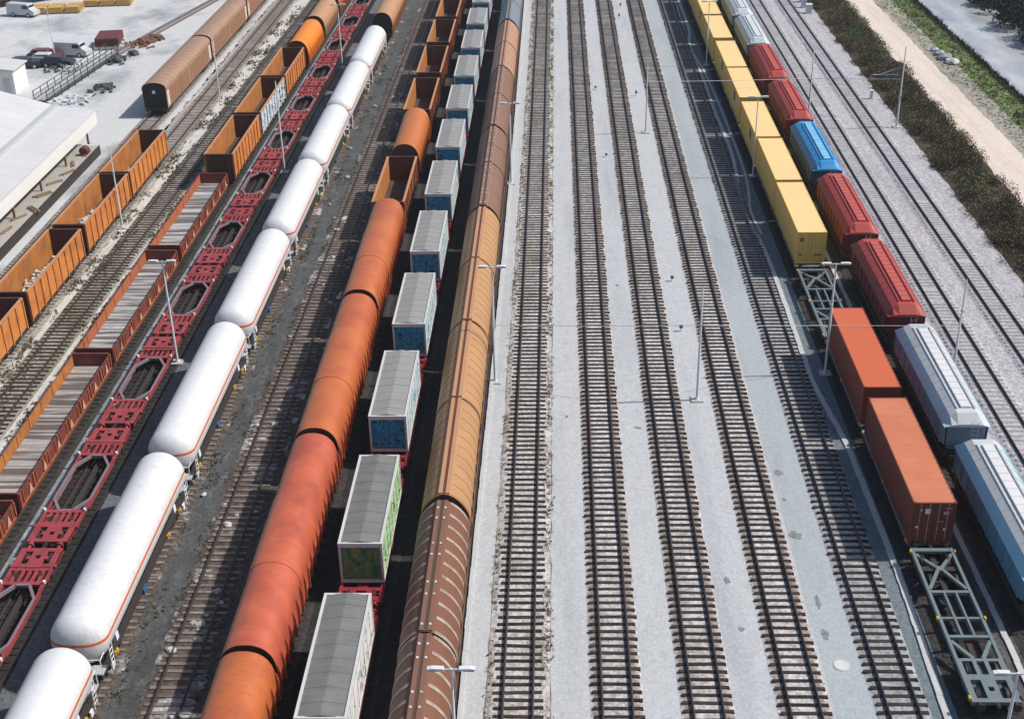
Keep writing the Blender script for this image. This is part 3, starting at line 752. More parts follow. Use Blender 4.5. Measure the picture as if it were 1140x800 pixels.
# ---------------------------------------------------------------- brown arched-roof wagons
def arch_wagon(L, roofm, sidem, stripm, ribm, groovem, ribp=1.15, ribw=.05, ribh=.02, dots=None, fine=False):
    root = empty('arched_roof_wagon'); hl = L / 2; hw = 1.44; zs, zt = 2.55, 4.22; PW = 1.62
    for e in (-1, 1):                     # two telescoping halves
        o_ = .0 if e < 0 else .03
        y0, y1 = (-hl, -.06) if e < 0 else (.06, hl)
        pts = [(hw + o_, 2.2)] + arc(hw + o_, zs, zt + o_, 24, 0, PW) + [(-hw - o_, 2.2)]
        r = MB().shell(pts, .05, y0, y1); r.cur = 1; n = int(round((hl - .1) / ribp)); q = o_ + ribh
        ap = [(hw + q, 2.25)] + arc(hw + q, zs, zt + q, 24, 0, PW) + [(-hw - q, 2.25)]
        kR = [p for p in ap if p[0] > .3]; kL = [p for p in ap if p[0] < -.3]
        for k in range(n + 1):
            y = y0 + .12 + k * (y1 - y0 - .24) / n
            r.shell(kR, ribh, y - ribw, y + ribw, False); r.shell(kL, ribh, y - ribw, y + ribw, False)
        ro = r.build('roof', [roofm, ribm], root)
        s = MB()
        for sx in (-1, 1): s.box(sx * .09, sx * .32, y0 + .05, y1 - .05, zt - .08 + o_, zt + .045 + o_)
        g = MB(); g.box(-.088, .088, y0 + .04, y1 - .04, zt - .06 + o_, zt + .008 + o_); g.build('ridge_groove', groovem, ro)
        if dots:
            d = s; d.cur = 1; k = 0; y = y0 + .5
            while y < y1 - .3:
                for sx in (-1, 1): d.box(sx * .15, sx * .27, y - .07, y + .07, zt + .047 + o_, zt + .075 + o_)
                y += 2.4 if k % 2 == 0 else 1.0; k += 1
        s.build('ridge_walkway', [stripm, dots] if dots else stripm, ro)
        b = MB()
        a = e * (hl - .02); b.prof([(hw - .08, 1.2)] + arc(hw - .08, zs, zt - .08, 16, 0, PW) + [(-hw + .08, 1.2)], min(a, a - e * .08), max(a, a - e * .08))
        b.build('end_wall', M['end_brown'], root)
        for sx in (-1, 1):
            m = MB(); m.box(sx * (hw - .06), sx * (hw - .01), y0 + .03, y1 - .03, 1.25, 2.5)
            k = int((hl) / 1.6)
            for i in range(k + 1):
                y = y0 + .15 + i * (y1 - y0 - .3) / k; m.box(sx * (hw - .008), sx * (hw + .05), y - .04, y + .04, 1.2, 2.18)
            m.build('side_wall', sidem, root)
            h = MB(); h.tube((sx * (hw + .08), y0 + .4, 1.9), (sx * (hw + .08), y1 - .4, 1.9), .03, 6); h.build('door_rail', sidem, root)
    f = MB(); f.box(-hw + .1, hw - .1, -hl + .1, hl - .1, 1.14, 1.28); f.build('floor', M['under'], root)
    gear(root, hl, 1.3, bog=2.6)
    return root
M['arch_gold'] = paint('arch_gold', (.40, .215, .095), .6, blot=(.33, .165, .07), bamt=.5, bscale=.6, dirt=(.22, .13, .06), damt=.3, streak=(.4, 2, .3), val=.07)
M['arch_gold_strip'] = paint('arch_gold_walkway', (.43, .235, .125), .6, damt=.3, dirt=(.3, .12, .06), streak=(2, .3, 1))
M['arch_gold_rib'] = paint('arch_gold_rib', (.27, .14, .055), .6, damt=.3)
M['groove_red'] = paint('groove_dark_red', (.13, .035, .02), .7, damt=.4)
M['arch_brown'] = paint('arch_brown', (.17, .068, .034), .6, blot=(.13, .055, .035), bamt=.5, bscale=.7, dirt=(.08, .04, .03), damt=.35, val=.08)
M['arch_brown_strip'] = paint('arch_brown_walkway', (.19, .095, .063), .6, damt=.3, streak=(2, .3, 1))
M['arch_pale_rib'] = paint('arch_pale_rib', (.36, .29, .245), .65, blot=(.20, .125, .09), bamt=.85, bscale=2.2, damt=.3)
M['arch_pink'] = paint('arch_pinkish_brown', (.25, .14, .098), .65, blot=(.23, .12, .085), bamt=.5, bscale=.6, dirt=(.13, .08, .06), damt=.35, streak=(.4, 2, .3))
M['arch_pink_rib'] = paint('arch_pinkish_rib', (.16, .09, .066), .65, damt=.3)
M['arch_tan'] = paint('arch_tan', (.37, .20, .125), .6, blot=(.38, .2, .12), bamt=.4, damt=.25)
M['arch_grey'] = paint('arch_grey', (.17, .19, .215), .6, damt=.25)
M['groove_brown'] = paint('groove_brown', (.09, .05, .035), .7)
M['side_brown'] = paint('side_brown', (.20, .085, .045), .65, blot=(.11, .05, .03), bamt=.6, bscale=.9, damt=.4, streak=(1.5, 2.5, .3))
M['clamp'] = paint('pale_clamp', (.62, .57, .52), .5)
X9 = -6.55
wA = arch_wagon(23.2, M['arch_brown'], M['side_brown'], M['arch_brown_strip'], M['arch_pale_rib'], M['groove_brown'], 1.13, .12, .025, M['clamp'])
wA.location = (X9, 50.72, 0); tag(wA, 'dark brown arched-roof wagon with pale ribs, nearest the bottom edge', 'covered wagon', 'brown arched-roof wagons')
wB = arch_wagon(22.6, M['arch_gold'], M['side_brown'], M['arch_gold_strip'], M['arch_gold_rib'], M['groove_red'], 1.13, .028, .015)
wB.location = (X9, 74.3, 0); tag(wB, 'golden arched-roof wagon right beyond the dark brown one', 'covered wagon', 'brown arched-roof wagons')
w = copy_tree(wB); w.location = (X9, 97.25, 0); tag(w, 'golden arched-roof wagon, farther of the two golden ones', 'covered wagon', 'brown arched-roof wagons')
wC = arch_wagon(22.5, M['arch_pink'], M['side_brown'], M['arch_pink'], M['arch_pink_rib'], M['groove_brown'], .62, .07, .03, M['clamp'])
wC.location = (X9, 120.4, 0); tag(wC, 'finely ribbed pinkish brown arched wagon beyond the golden ones', 'covered wagon', 'brown arched-roof wagons')
w = copy_tree(wC); w.location = (X9, 143.6, 0); tag(w, 'finely ribbed pinkish brown arched wagon, farther of the two ribbed ones', 'covered wagon', 'brown arched-roof wagons')
wD = arch_wagon(22.8, M['arch_tan'], M['side_brown'], M['arch_tan'], M['arch_pink_rib'], M['groove_brown'], 2.3, .03, .015)
wD.location = (X9, 166.9, 0); tag(wD, 'smooth tan arched-roof wagon between the ribbed ones and the grey one', 'covered wagon', 'brown arched-roof wagons')
wE = arch_wagon(22.4, M['arch_grey'], M['arch_grey'], M['arch_grey'], M['arch_grey'], M['groove_brown'], 2.3, .03, .015)
wE.location = (X9, 190.6, 0); tag(wE, 'dark grey arched-roof wagon at the top of the brown row', 'covered wagon', 'brown arched-roof wagons')
w = copy_tree(wD); w.location = (X9, 214.2, 0); tag(w, 'tan arched-roof wagon at the very top edge, beyond the grey one', 'covered wagon', 'brown arched-roof wagons')

# ---------------------------------------------------------------- brown vans beside the warehouse
M['van_tan'] = paint('van_tan', (.36, .205, .125), .6, blot=(.33, .18, .11), bamt=.5, bscale=.5, dirt=(.16, .09, .06), damt=.4, streak=(1.5, 2.5, .3))
M['van_roof'] = paint('van_roof', (.31, .185, .125), .65, blot=(.28, .16, .11), bamt=.5, dirt=(.15, .1, .07), damt=.4, streak=(.4, 2.2, .3))
M['van_rib'] = paint('van_rib', (.48, .33, .25), .6, damt=.3)
M['van_panel'] = paint('van_door_panel', (.30, .155, .085), .6, damt=.5, dirt=(.12, .06, .04), streak=(1.5, 2.5, .3))
M['van_cream'] = paint('van_cream', (.66, .56, .46), .55, damt=.4, dirt=(.4, .3, .22))
def van(L):
    root = empty('van_wagon'); hl = L / 2; hw = 1.42; zs, zt = 3.45, 4.2
    r = MB().shell([(hw + .03, 3.3)] + arc(hw + .03, zs, zt, 20, 0, 2.2) + [(-hw - .03, 3.3)], .05, -hl, hl)
    r.cur = 1; ap = [(hw + .05, 3.35)] + arc(hw + .05, zs, zt + .02, 20, 0, 2.2) + [(-hw - .05, 3.35)]
    for k in range(17): y = -hl + .2 + k * (L - .4) / 16; r.shell(ap, .02, y - .06, y + .06, False)
    r.build('roof', [M['van_roof'], M['van_rib']], root)
    for s in (-1, 1): b = MB(); b.box(s * (hw - .06), s * hw, -hl + .03, hl - .03, 1.15, 3.4); b.build('side_wall', M['van_tan'], root)
    for s in (-1, 1):
        for (a, c) in ((-hl + 1.3, -.35), (.35, hl - 1.3)):
            d = MB(); d.box(s * (hw + .002), s * (hw + .05), a, c, 1.3, 3.2)
            for k in range(1, 8): y = a + k * (c - a) / 8; d.box(s * (hw + .052), s * (hw + .08), y - .04, y + .04, 1.32, 3.18)
            d.build('sliding_door', M['van_panel'], root)
        for y in (-hl + .7, hl - .7):
            c = MB(); c.box(s * (hw + .002), s * (hw + .03), y - .45, y + .45, 1.4, 3.1); c.build('end_plate', M['van_cream'], root)
    for s in (-1, 1):
        e = MB(); y = s * (hl - .06); e.prof([(hw - .05, 1.2)] + arc(hw - .05, zs, zt - .08, 16, 0, 2.2) + [(-hw + .05, 1.2)], y - .04, y + .04)
        for x in (-.8, 0, .8): e.box(x - .05, x + .05, y + s * .04, y + s * .1, 1.2, 3.9)
        e.build('end_wall', M['black'], root)
    t = MB(); t.box(-.22, .12, -hl - .07, -hl - .03, 2.9, 3.25); t.build('end_notice', M['white_paint'], root)
    gear(root, hl, 1.3)
    return root
v = van(22.2)
for i, yc in enumerate([160.7, 183.6, 206.5]):
    o = v if i == 0 else copy_tree(v)
    o.location = (-47.25, yc, 0)
    tag(o, ['brown van wagon with a black end facing the camera, nearest the warehouse', 'brown van wagon with cream end plates, middle of the three', 'brown van wagon at the top edge of the photo'][i], 'van wagon', 'brown van wagons by the warehouse')

# ---------------------------------------------------------------- container train on grey skeleton wagons
M['flat_teal'] = paint('flat_grey_green', (.15, .19, .20), .6, blot=(.11, .14, .15), bamt=.5, bscale=1.4, dirt=(.10, .10, .09), damt=.35)
def container_flat():
    root = empty('container_flat_wagon'); hl = 6.35; hw = 1.2; z0, z1 = .85, 1.1
    for s in (-1, 1): d = MB(); d.box(s * hw, s * (hw - .17), -hl, hl, z0, z1); d.build('side_sill', M['flat_teal'], root)
    e = MB(); X = hw - .172                 # near end plate with two long cut-outs and a small hole
    zb, zt = .93, 1.096
    e.box(-X, X, -hl, -hl + .28, zb, zt)
    e.box(-.36, .36, -hl + .282, -hl + .8, zb, zt); e.box(-.36, -.14, -hl + .802, -hl + 1.1, zb, zt); e.box(.14, .36, -hl + .802, -hl + 1.1, zb, zt); e.box(-.36, .36, -hl + 1.102, -hl + 1.6, zb, zt)
    for s in (-1, 1): e.box(s * X, s * (X - .14), -hl + .282, -hl + 1.6, zb, zt)
    e.box(-X, X, -hl + 1.602, -hl + 2.0, zb, zt)
    for x in (-.3, .3): e.box(x - .1, x + .1, -hl + 2.002, -hl + 3.0, zb, zt)
    for s in (-1, 1): e.box(s * X, s * (X - .1), -hl + 2.002, -hl + 3.0, zb, zt)
    e.box(-X, X, -hl + 3.002, -hl + 3.2, zb, zt)
    e.build('end_platform', M['flat_teal'], root)
    p = MB()                                 # pans under the cut-outs
    p.box(-X, X, -hl + .1, -hl + 3.1, .8, .85); p.build('pan', paint('pan_shade', (.085, .105, .115), .6, damt=.3), root)
    b = MB(); zt = 1.08
    b.bar((-X + .02, -hl + 4.6), (-.25, -hl + 3.25), .2, .9, zt); b.bar((X - .02, -hl + 4.6), (.25, -hl + 3.25), .2, .9, zt - .003)
    b.box(-X, X, -hl + 4.85, -hl + 5.05, .9, zt)
    for x in (-.32, .32): b.box(x - .055, x + .055, -hl + 5.052, hl - 4.102, .75, zt)
    b.box(-X, -.376, -hl + 6.4, -hl + 6.55, .9, zt - .02); b.box(.376, X, -hl + 6.4, -hl + 6.55, .9, zt - .02); b.box(-.264, .264, -hl + 6.4, -hl + 6.55, .9, zt - .02)
    b.box(-X, X, hl - 4.1, hl - 3.9, .9, zt)
    b.bar((-X + .02, hl - 3.75), (-.1, hl - 1.95), .18, .9, zt); b.bar((X - .02, hl - 3.75), (.1, hl - 1.95), .18, .9, zt - .003)
    b.bar((-X + .02, hl - .55), (-.1, hl - 1.85), .18, .9, zt - .004); b.bar((X - .02, hl - .55), (.1, hl - 1.85), .18, .9, zt - .006)
    b.box(-.2, .2, hl - 2.1, hl - 1.7, .88, zt + .01); b.box(-X, X, hl - .3, hl, .9, zt)
    b.build('cross_frame', M['flat_teal'], root)
    for yy in (-hl + .3, -hl + 6.4, hl - .35):
        for s in (-1, 1):
            c = MB(); c.box(s * (hw + .002), s * (hw + .1), yy - .12, yy + .12, .98, 1.16); c.build('container_lock', M['yellow_fit'] if yy > 0 or s < 0 else M['under'], root)
    c = MB(); c.box(-.14, .14, -hl + 3.3, hl - .5, .55, .72); c.build('centre_spine', M['under'], root)
    bogie(root, -hl + 1.75); bogie(root, hl - 1.75); buffers(root, hl + .02, M['under'])
    return root
def corrug(m, s, hw, y0, y1, z0, z1, pitch=.29, dep=.04):
    n = int((y1 - y0) / pitch); p = (y1 - y0) / n; pts = []
    for k in range(n):
        y = y0 + k * p; pts += [(hw, y), (hw, y + p * .3), (hw - dep, y + p * .5), (hw - dep, y + p * .8)]
    pts.append((hw, y1)); vs = []; fs = []
    for x, y in pts: vs += [(s * x, y, z0), (s * x, y, z1)]
    for k in range(len(pts) - 1): fs.append((2 * k, 2 * k + 2, 2 * k + 3, 2 * k + 1))
    m.poly(vs, fs)
def container(bodym, framem, roofm, rodm, h=2.75, mark=None, notice=None):
    root = empty('shipping_container'); hl = 6.09; hw = 1.219; z0 = 1.17; z1 = z0 + h
    f = MB()
    for s in (-1, 1):
        for e in (-1, 1):
            f.box(s * hw, s * (hw - .14), e * hl, e * (hl - .15), z0 + .122, z1 - .122)
            f.box(s * (hw + .004), s * (hw - .16), e * (hl + .004), e * (hl - .17), z0, z0 + .12); f.box(s * (hw + .004), s * (hw - .16), e * (hl + .004), e * (hl - .17), z1 - .12, z1 + .012)
        f.box(s * hw, s * (hw - .06), -hl + .172, hl - .172, z1 - .1, z1 - .006); f.box(s * hw, s * (hw - .06), -hl + .172, hl - .172, z0 + .01, z0 + .15)
    for e in (-1, 1): f.box(-hw + .162, hw - .162, e * hl, e * (hl - .1), z1 - .12, z1 - .006); f.box(-hw + .162, hw - .162, e * hl, e * (hl - .1), z0 + .01, z0 + .13)
    f.build('frame', framem, root)
    for s in (-1, 1):
        m = MB(); corrug(m, s, hw - .012, -hl + .15, hl - .15, z0 + .14, z1 - .09); so = m.build('side_panel', bodym, root)
        if mark and s == -1:
            q = MB(); q.box(-hw - .004, -hw + .008, *mark[0:2], *mark[2:4]); q.build('side_emblem', M['emblem'], so)
    r = MB(); n = 22; pts = []
    p = (2 * hl - .3) / n
    for k in range(n):
        y = -hl + .15 + k * p; pts += [(y, z1 - .012), (y + p * .35, z1 - .012), (y + p * .5, z1 - .03), (y + p * .85, z1 - .03)]
    pts.append((hl - .15, z1 - .012)); vs = []; fs = []
    for y, z in pts: vs += [(-hw + .062, y, z), (hw - .062, y, z)]
    for k in range(len(pts) - 1): fs.append((2 * k, 2 * k + 1, 2 * k + 3, 2 * k + 2))
    r.poly(vs, fs)
    for e in (-1, 1): r.box(-hw + .164, hw - .164, e * (hl - .102), e * (hl - .16), z1 - .03, z1 - .008)
    r.build('roof', roofm, root)
    for s in (-1, 1):                       # two door leaves on the end facing -y
        d = MB(); d.box(s * .012, s * (hw - .142), -hl + .04, -hl + .09, z0 + .132, z1 - .122)
        for k in range(4): z = z0 + .35 + k * (h - .5) / 4; d.box(s * .06, s * (hw - .19), -hl + .025, -hl + .039, z, z + .38)
        do = d.build('door', bodym, root)
        q = MB()
        for x in (.28, .78): q.tube((s * x, -hl + .005, z0 + .06), (s * x, -hl + .005, z1 - .05), .022, 6); q.box(s * x - .05, s * x + .05, -hl - .02, -hl + .012, z0 + .9, z0 + .97)
        q.build('lock_rod', rodm, do)
    b = MB(); b.box(-hw + .142, hw - .142, hl - .09, hl - .04, z0 + .132, z1 - .122); b.build('end_panel', bodym, root)
    if notice:
        for (x0, x1, za, zb, mm) in notice:
            q = MB(); q.box(x0, x1, -hl + .008, -hl + .022, z0 + za, z0 + zb); q.build('door_notice', mm, root)
    return root
M['emblem'] = paint('dark_emblem', (.05, .045, .03), .6)
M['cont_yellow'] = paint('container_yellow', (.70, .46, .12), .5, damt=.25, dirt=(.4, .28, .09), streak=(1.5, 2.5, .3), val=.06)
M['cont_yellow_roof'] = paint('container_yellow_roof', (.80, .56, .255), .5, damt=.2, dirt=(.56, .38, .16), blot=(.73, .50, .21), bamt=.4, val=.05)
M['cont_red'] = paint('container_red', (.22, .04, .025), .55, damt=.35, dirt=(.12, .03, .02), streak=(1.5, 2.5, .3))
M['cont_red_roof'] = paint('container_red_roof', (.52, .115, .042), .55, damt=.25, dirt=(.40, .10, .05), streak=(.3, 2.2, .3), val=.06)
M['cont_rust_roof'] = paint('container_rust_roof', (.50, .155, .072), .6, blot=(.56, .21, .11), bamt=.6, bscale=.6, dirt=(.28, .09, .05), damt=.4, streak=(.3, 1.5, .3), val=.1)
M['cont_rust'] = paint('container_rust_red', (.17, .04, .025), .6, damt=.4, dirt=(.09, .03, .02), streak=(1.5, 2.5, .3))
M['rod_pale'] = paint('lock_rod_pale', (.45, .33, .28), .5)
X10 = 21.4
fl = container_flat()
for i in range(13):
    o = fl if i == 0 else copy_tree(fl)
    o.location = (X10, 49.45 + 6.35 + 13.2 * i, 0)
    lab = {0: 'empty grey green skeleton wagon in front of the rust red container at lower right', 1: 'grey wagon carrying the rust red container with the white door notice',
           2: 'grey wagon carrying the plain red container', 3: 'empty grey green skeleton wagon between the yellow and the red containers'}.get(i, 'grey wagon under the %s yellow container from the front' % ORD[i - 4 if i >= 4 else 0])
    tag(o, lab, 'container wagon', 'grey container wagons')
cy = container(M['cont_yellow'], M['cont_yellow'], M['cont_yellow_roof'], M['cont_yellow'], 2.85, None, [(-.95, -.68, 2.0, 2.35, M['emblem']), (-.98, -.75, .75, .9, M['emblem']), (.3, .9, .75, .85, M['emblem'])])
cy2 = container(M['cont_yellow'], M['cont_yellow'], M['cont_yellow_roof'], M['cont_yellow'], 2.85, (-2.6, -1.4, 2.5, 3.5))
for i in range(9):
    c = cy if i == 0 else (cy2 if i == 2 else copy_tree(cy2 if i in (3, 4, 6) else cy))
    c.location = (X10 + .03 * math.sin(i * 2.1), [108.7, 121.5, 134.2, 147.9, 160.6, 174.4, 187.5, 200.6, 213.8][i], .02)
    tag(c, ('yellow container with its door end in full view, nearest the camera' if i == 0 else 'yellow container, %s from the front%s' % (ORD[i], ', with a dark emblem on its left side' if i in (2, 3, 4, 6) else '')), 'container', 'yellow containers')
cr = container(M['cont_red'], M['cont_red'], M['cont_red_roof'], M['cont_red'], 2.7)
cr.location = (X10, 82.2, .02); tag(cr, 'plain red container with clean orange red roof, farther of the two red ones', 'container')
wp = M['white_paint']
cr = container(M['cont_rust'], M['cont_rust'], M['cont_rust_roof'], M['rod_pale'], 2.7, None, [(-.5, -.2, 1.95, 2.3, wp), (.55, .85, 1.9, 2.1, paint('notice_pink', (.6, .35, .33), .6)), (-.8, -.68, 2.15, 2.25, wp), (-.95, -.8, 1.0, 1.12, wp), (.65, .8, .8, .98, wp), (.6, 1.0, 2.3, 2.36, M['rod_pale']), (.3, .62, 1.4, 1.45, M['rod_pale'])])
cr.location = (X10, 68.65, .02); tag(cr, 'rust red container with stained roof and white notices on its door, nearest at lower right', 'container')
M['lamp_lens'] = paint('red_lens', (.6, .03, .02), .3)

# ---------------------------------------------------------------- hopper wagons
def hopper(sidem, upperm, roofm, hatchm, endm=None):
    root = empty('hopper_wagon'); hl = 6.9; hw = 1.45; ze, zr = 3.15, 3.95; endm = endm or sidem
    # sides: vertical skirt, then inward-sloping lower hopper sheets
    for s in (-1, 1):
        m = MB(); m.prof([(s * (hw - .05), 1.75), (s * hw, 1.75), (s * hw, ze), (s * (hw - .05), ze)][::s], -hl + .55, hl - .55)
        n = 9
        for k in range(n + 1): y = -hl + .6 + k * (2 * hl - 1.2) / n; m.box(s * (hw + .002), s * (hw + .05), y - .04, y + .04, 1.76, ze - .02)
        m.build('side_wall', sidem, root)
        l = MB(); l.prof([(s * .75, .75), (s * .8, .75), (s * (hw - .02), 1.745), (s * (hw - .07), 1.745)][::s], -hl + 1.5, hl - 1.5); l.build('hopper_chute', sidem, root)
    # roof: steep lower panels, flatter upper panels, hipped at both ends
    inset = .55
    def ring(y, k): return [(hw + .03 if k else hw + .03, y)]
    sec = [(hw + .03, ze), (hw - .42, ze + .52), (.62, zr - .03), (-.62, zr - .03), (-hw + .42, ze + .52), (-hw - .03, ze)]
    ys = [-hl, -hl + inset, hl - inset, hl]
    vs = []
    for i, y in enumerate(ys):
        for (x, z) in sec:
            if i in (0, 3): z = ze + (z - ze) * .25; x *= .98
            vs.append((x, y, z))
    fs_mid = []; fs_up = []
    for i in range(3):
        for k in range(5):
            f = (i * 6 + k, i * 6 + k + 1, (i + 1) * 6 + k + 1, (i + 1) * 6 + k)
            (fs_up if k == 0 or k == 4 else fs_mid).append(f)
    MB().poly(vs, fs_up).build('eave_panel', upperm, root)
    sm = MB().poly(vs, fs_mid + [tuple(range(5, -1, -1)), tuple(range(18, 24))])
    for k in range(1, 12):
        y = -hl + inset + k * (2 * hl - 2 * inset) / 12
        sm.shell([(hw + .045, ze + .0), (hw - .41, ze + .535), (.63, zr - .012)], .015, y - .03, y + .03, False)
        sm.shell([(-.63, zr - .012), (-hw + .41, ze + .535), (-hw - .045, ze)], .015, y - .03, y + .03, False)
    sm.build('roof', roofm, root)
    h = MB(); h.box(-.24, .42, -hl + 1.1, hl - 1.3, zr - .03, zr + .10)
    for k in range(1, 14): y = -hl + 1.1 + k * (2 * hl - 2.4) / 14; h.box(-.26, .44, y - .03, y + .03, zr - .03, zr + .125)
    h.build('loading_hatch', hatchm, root)
    w = MB()
    for x in (-.5, .62): w.box(x - .05, x + .05, -hl + 1.0, hl - 1.2, zr + .03, zr + .06)
    for k in range(9):
        y = -hl + 1.1 + k * (2 * hl - 2.4) / 8
        for x in (-.5, .62): w.box(x - .03, x + .03, y - .03, y + .03, zr - .1, zr + .03)
    w.build('walkway_rail', M['galv'] if roofm is M.get('hop_white_roof') else upperm, root)
    for e in (-1, 1):
        m = MB(); y = e * (hl - .6)
        m.prof([(hw - .08, 1.75), (hw - .06, ze), (.6, zr - .2), (-.6, zr - .2), (-hw + .06, ze), (-hw + .08, 1.75), (-.8, 1.2), (.8, 1.2)], y - .03, y + .03)
        m.build('end_wall', M['end_brown'] if endm is None else endm, root)
        m = MB()
        for x in (-1.2, 1.2): m.tube((x, e * (hl - .1), 1.1), (x * 1.08, e * (hl - .1), ze + .05), .05, 6)
        m.tube((-1.25, e * (hl - .1), 1.7), (1.25, e * (hl - .1), 1.7), .04, 6)
        m.build('end_stanchion', M['under'], root)
        p = MB(); p.box(-1.3, 1.3, e * (hl - .75), e * hl, 1.12, 1.18); p.build('end_platform', M['under'], root)
        ladder(root, .5, e * (hl - .05), 1.1, ze + .3, M['galv'], 'x')
        t = MB(); t.tube((-.3, e * (hl - .4), 1.5), (.25, e * (hl - .4), 1.5), .16, 10); t.build('air_cylinder', M['white_paint'], root)
    gear(root, hl, 1.3)
    return root
M['hop_red'] = paint('hopper_red_shaded', (.10, .014, .016), .55, blot=(.24, .03, .03), bamt=.5, bscale=.6, dirt=(.10, .025, .02), damt=.4, streak=(1.5, 2, .4))  # sides and ends: red darkened to carry the shade on the walls
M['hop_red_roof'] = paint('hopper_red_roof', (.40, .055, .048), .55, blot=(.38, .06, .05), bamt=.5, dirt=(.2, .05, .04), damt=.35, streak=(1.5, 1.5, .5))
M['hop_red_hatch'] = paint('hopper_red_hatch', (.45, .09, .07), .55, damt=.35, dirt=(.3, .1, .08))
M['hop_blue'] = paint('hopper_blue_shaded', (.012, .06, .17), .5, damt=.3, dirt=(.02, .05, .09), streak=(1.5, 2, .4))  # sides and ends: blue darkened, wall shade painted into it
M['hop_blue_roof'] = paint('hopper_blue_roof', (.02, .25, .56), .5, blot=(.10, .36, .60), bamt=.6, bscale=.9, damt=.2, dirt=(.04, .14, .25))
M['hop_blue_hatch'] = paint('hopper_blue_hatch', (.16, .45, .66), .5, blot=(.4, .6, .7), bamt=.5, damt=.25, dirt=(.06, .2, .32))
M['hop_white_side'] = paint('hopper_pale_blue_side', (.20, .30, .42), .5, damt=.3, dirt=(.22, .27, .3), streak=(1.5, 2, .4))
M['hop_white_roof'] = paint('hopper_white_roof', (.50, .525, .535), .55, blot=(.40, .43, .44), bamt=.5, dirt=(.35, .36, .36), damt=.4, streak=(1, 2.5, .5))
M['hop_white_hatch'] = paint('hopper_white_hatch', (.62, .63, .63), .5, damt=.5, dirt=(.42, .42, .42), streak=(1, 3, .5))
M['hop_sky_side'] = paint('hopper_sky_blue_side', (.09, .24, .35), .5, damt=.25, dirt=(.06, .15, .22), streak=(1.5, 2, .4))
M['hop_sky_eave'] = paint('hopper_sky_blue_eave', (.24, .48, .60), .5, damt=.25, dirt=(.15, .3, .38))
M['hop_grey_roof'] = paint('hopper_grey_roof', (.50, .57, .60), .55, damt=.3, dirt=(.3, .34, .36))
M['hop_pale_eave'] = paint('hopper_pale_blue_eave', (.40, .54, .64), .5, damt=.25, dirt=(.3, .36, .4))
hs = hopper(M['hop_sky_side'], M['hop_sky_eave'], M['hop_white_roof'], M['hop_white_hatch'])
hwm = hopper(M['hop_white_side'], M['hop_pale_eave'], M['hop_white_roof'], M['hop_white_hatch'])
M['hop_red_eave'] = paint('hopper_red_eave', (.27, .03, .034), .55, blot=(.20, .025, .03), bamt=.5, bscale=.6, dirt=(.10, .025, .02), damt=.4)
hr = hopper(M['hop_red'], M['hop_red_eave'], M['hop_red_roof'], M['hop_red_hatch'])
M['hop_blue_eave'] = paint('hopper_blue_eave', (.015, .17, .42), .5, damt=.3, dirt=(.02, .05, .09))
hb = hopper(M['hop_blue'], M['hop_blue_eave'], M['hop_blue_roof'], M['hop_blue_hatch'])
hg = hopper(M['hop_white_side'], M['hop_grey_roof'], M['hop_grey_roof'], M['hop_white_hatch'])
rowH = [(hs, 'sky blue hopper wagon with white roof, nearest at the right edge'), (hwm, 'white-roofed hopper wagon with pale blue side, beside the red containers'),
        (hr, 'red hopper wagon, nearest of the red ones'), (hr, 'red hopper wagon standing right in front of the blue one'), (hb, 'bright blue hopper wagon between red ones'),
        (hr, 'red hopper wagon standing right behind the blue one'), (hr, 'red hopper wagon standing next to the pale grey one, farthest of the red ones'),
        (hg, 'pale grey hopper wagon beyond the red ones'), (hg, 'pale grey hopper wagon near the top edge, second of the grey ones'), (hg, 'pale grey hopper wagon at the top edge')]
seen = set()
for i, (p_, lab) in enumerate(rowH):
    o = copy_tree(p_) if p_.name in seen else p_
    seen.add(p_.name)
    o.location = (25.95, 63.1 + 15.98 * i, 0); tag(o, lab, 'hopper wagon', 'hopper wagons')
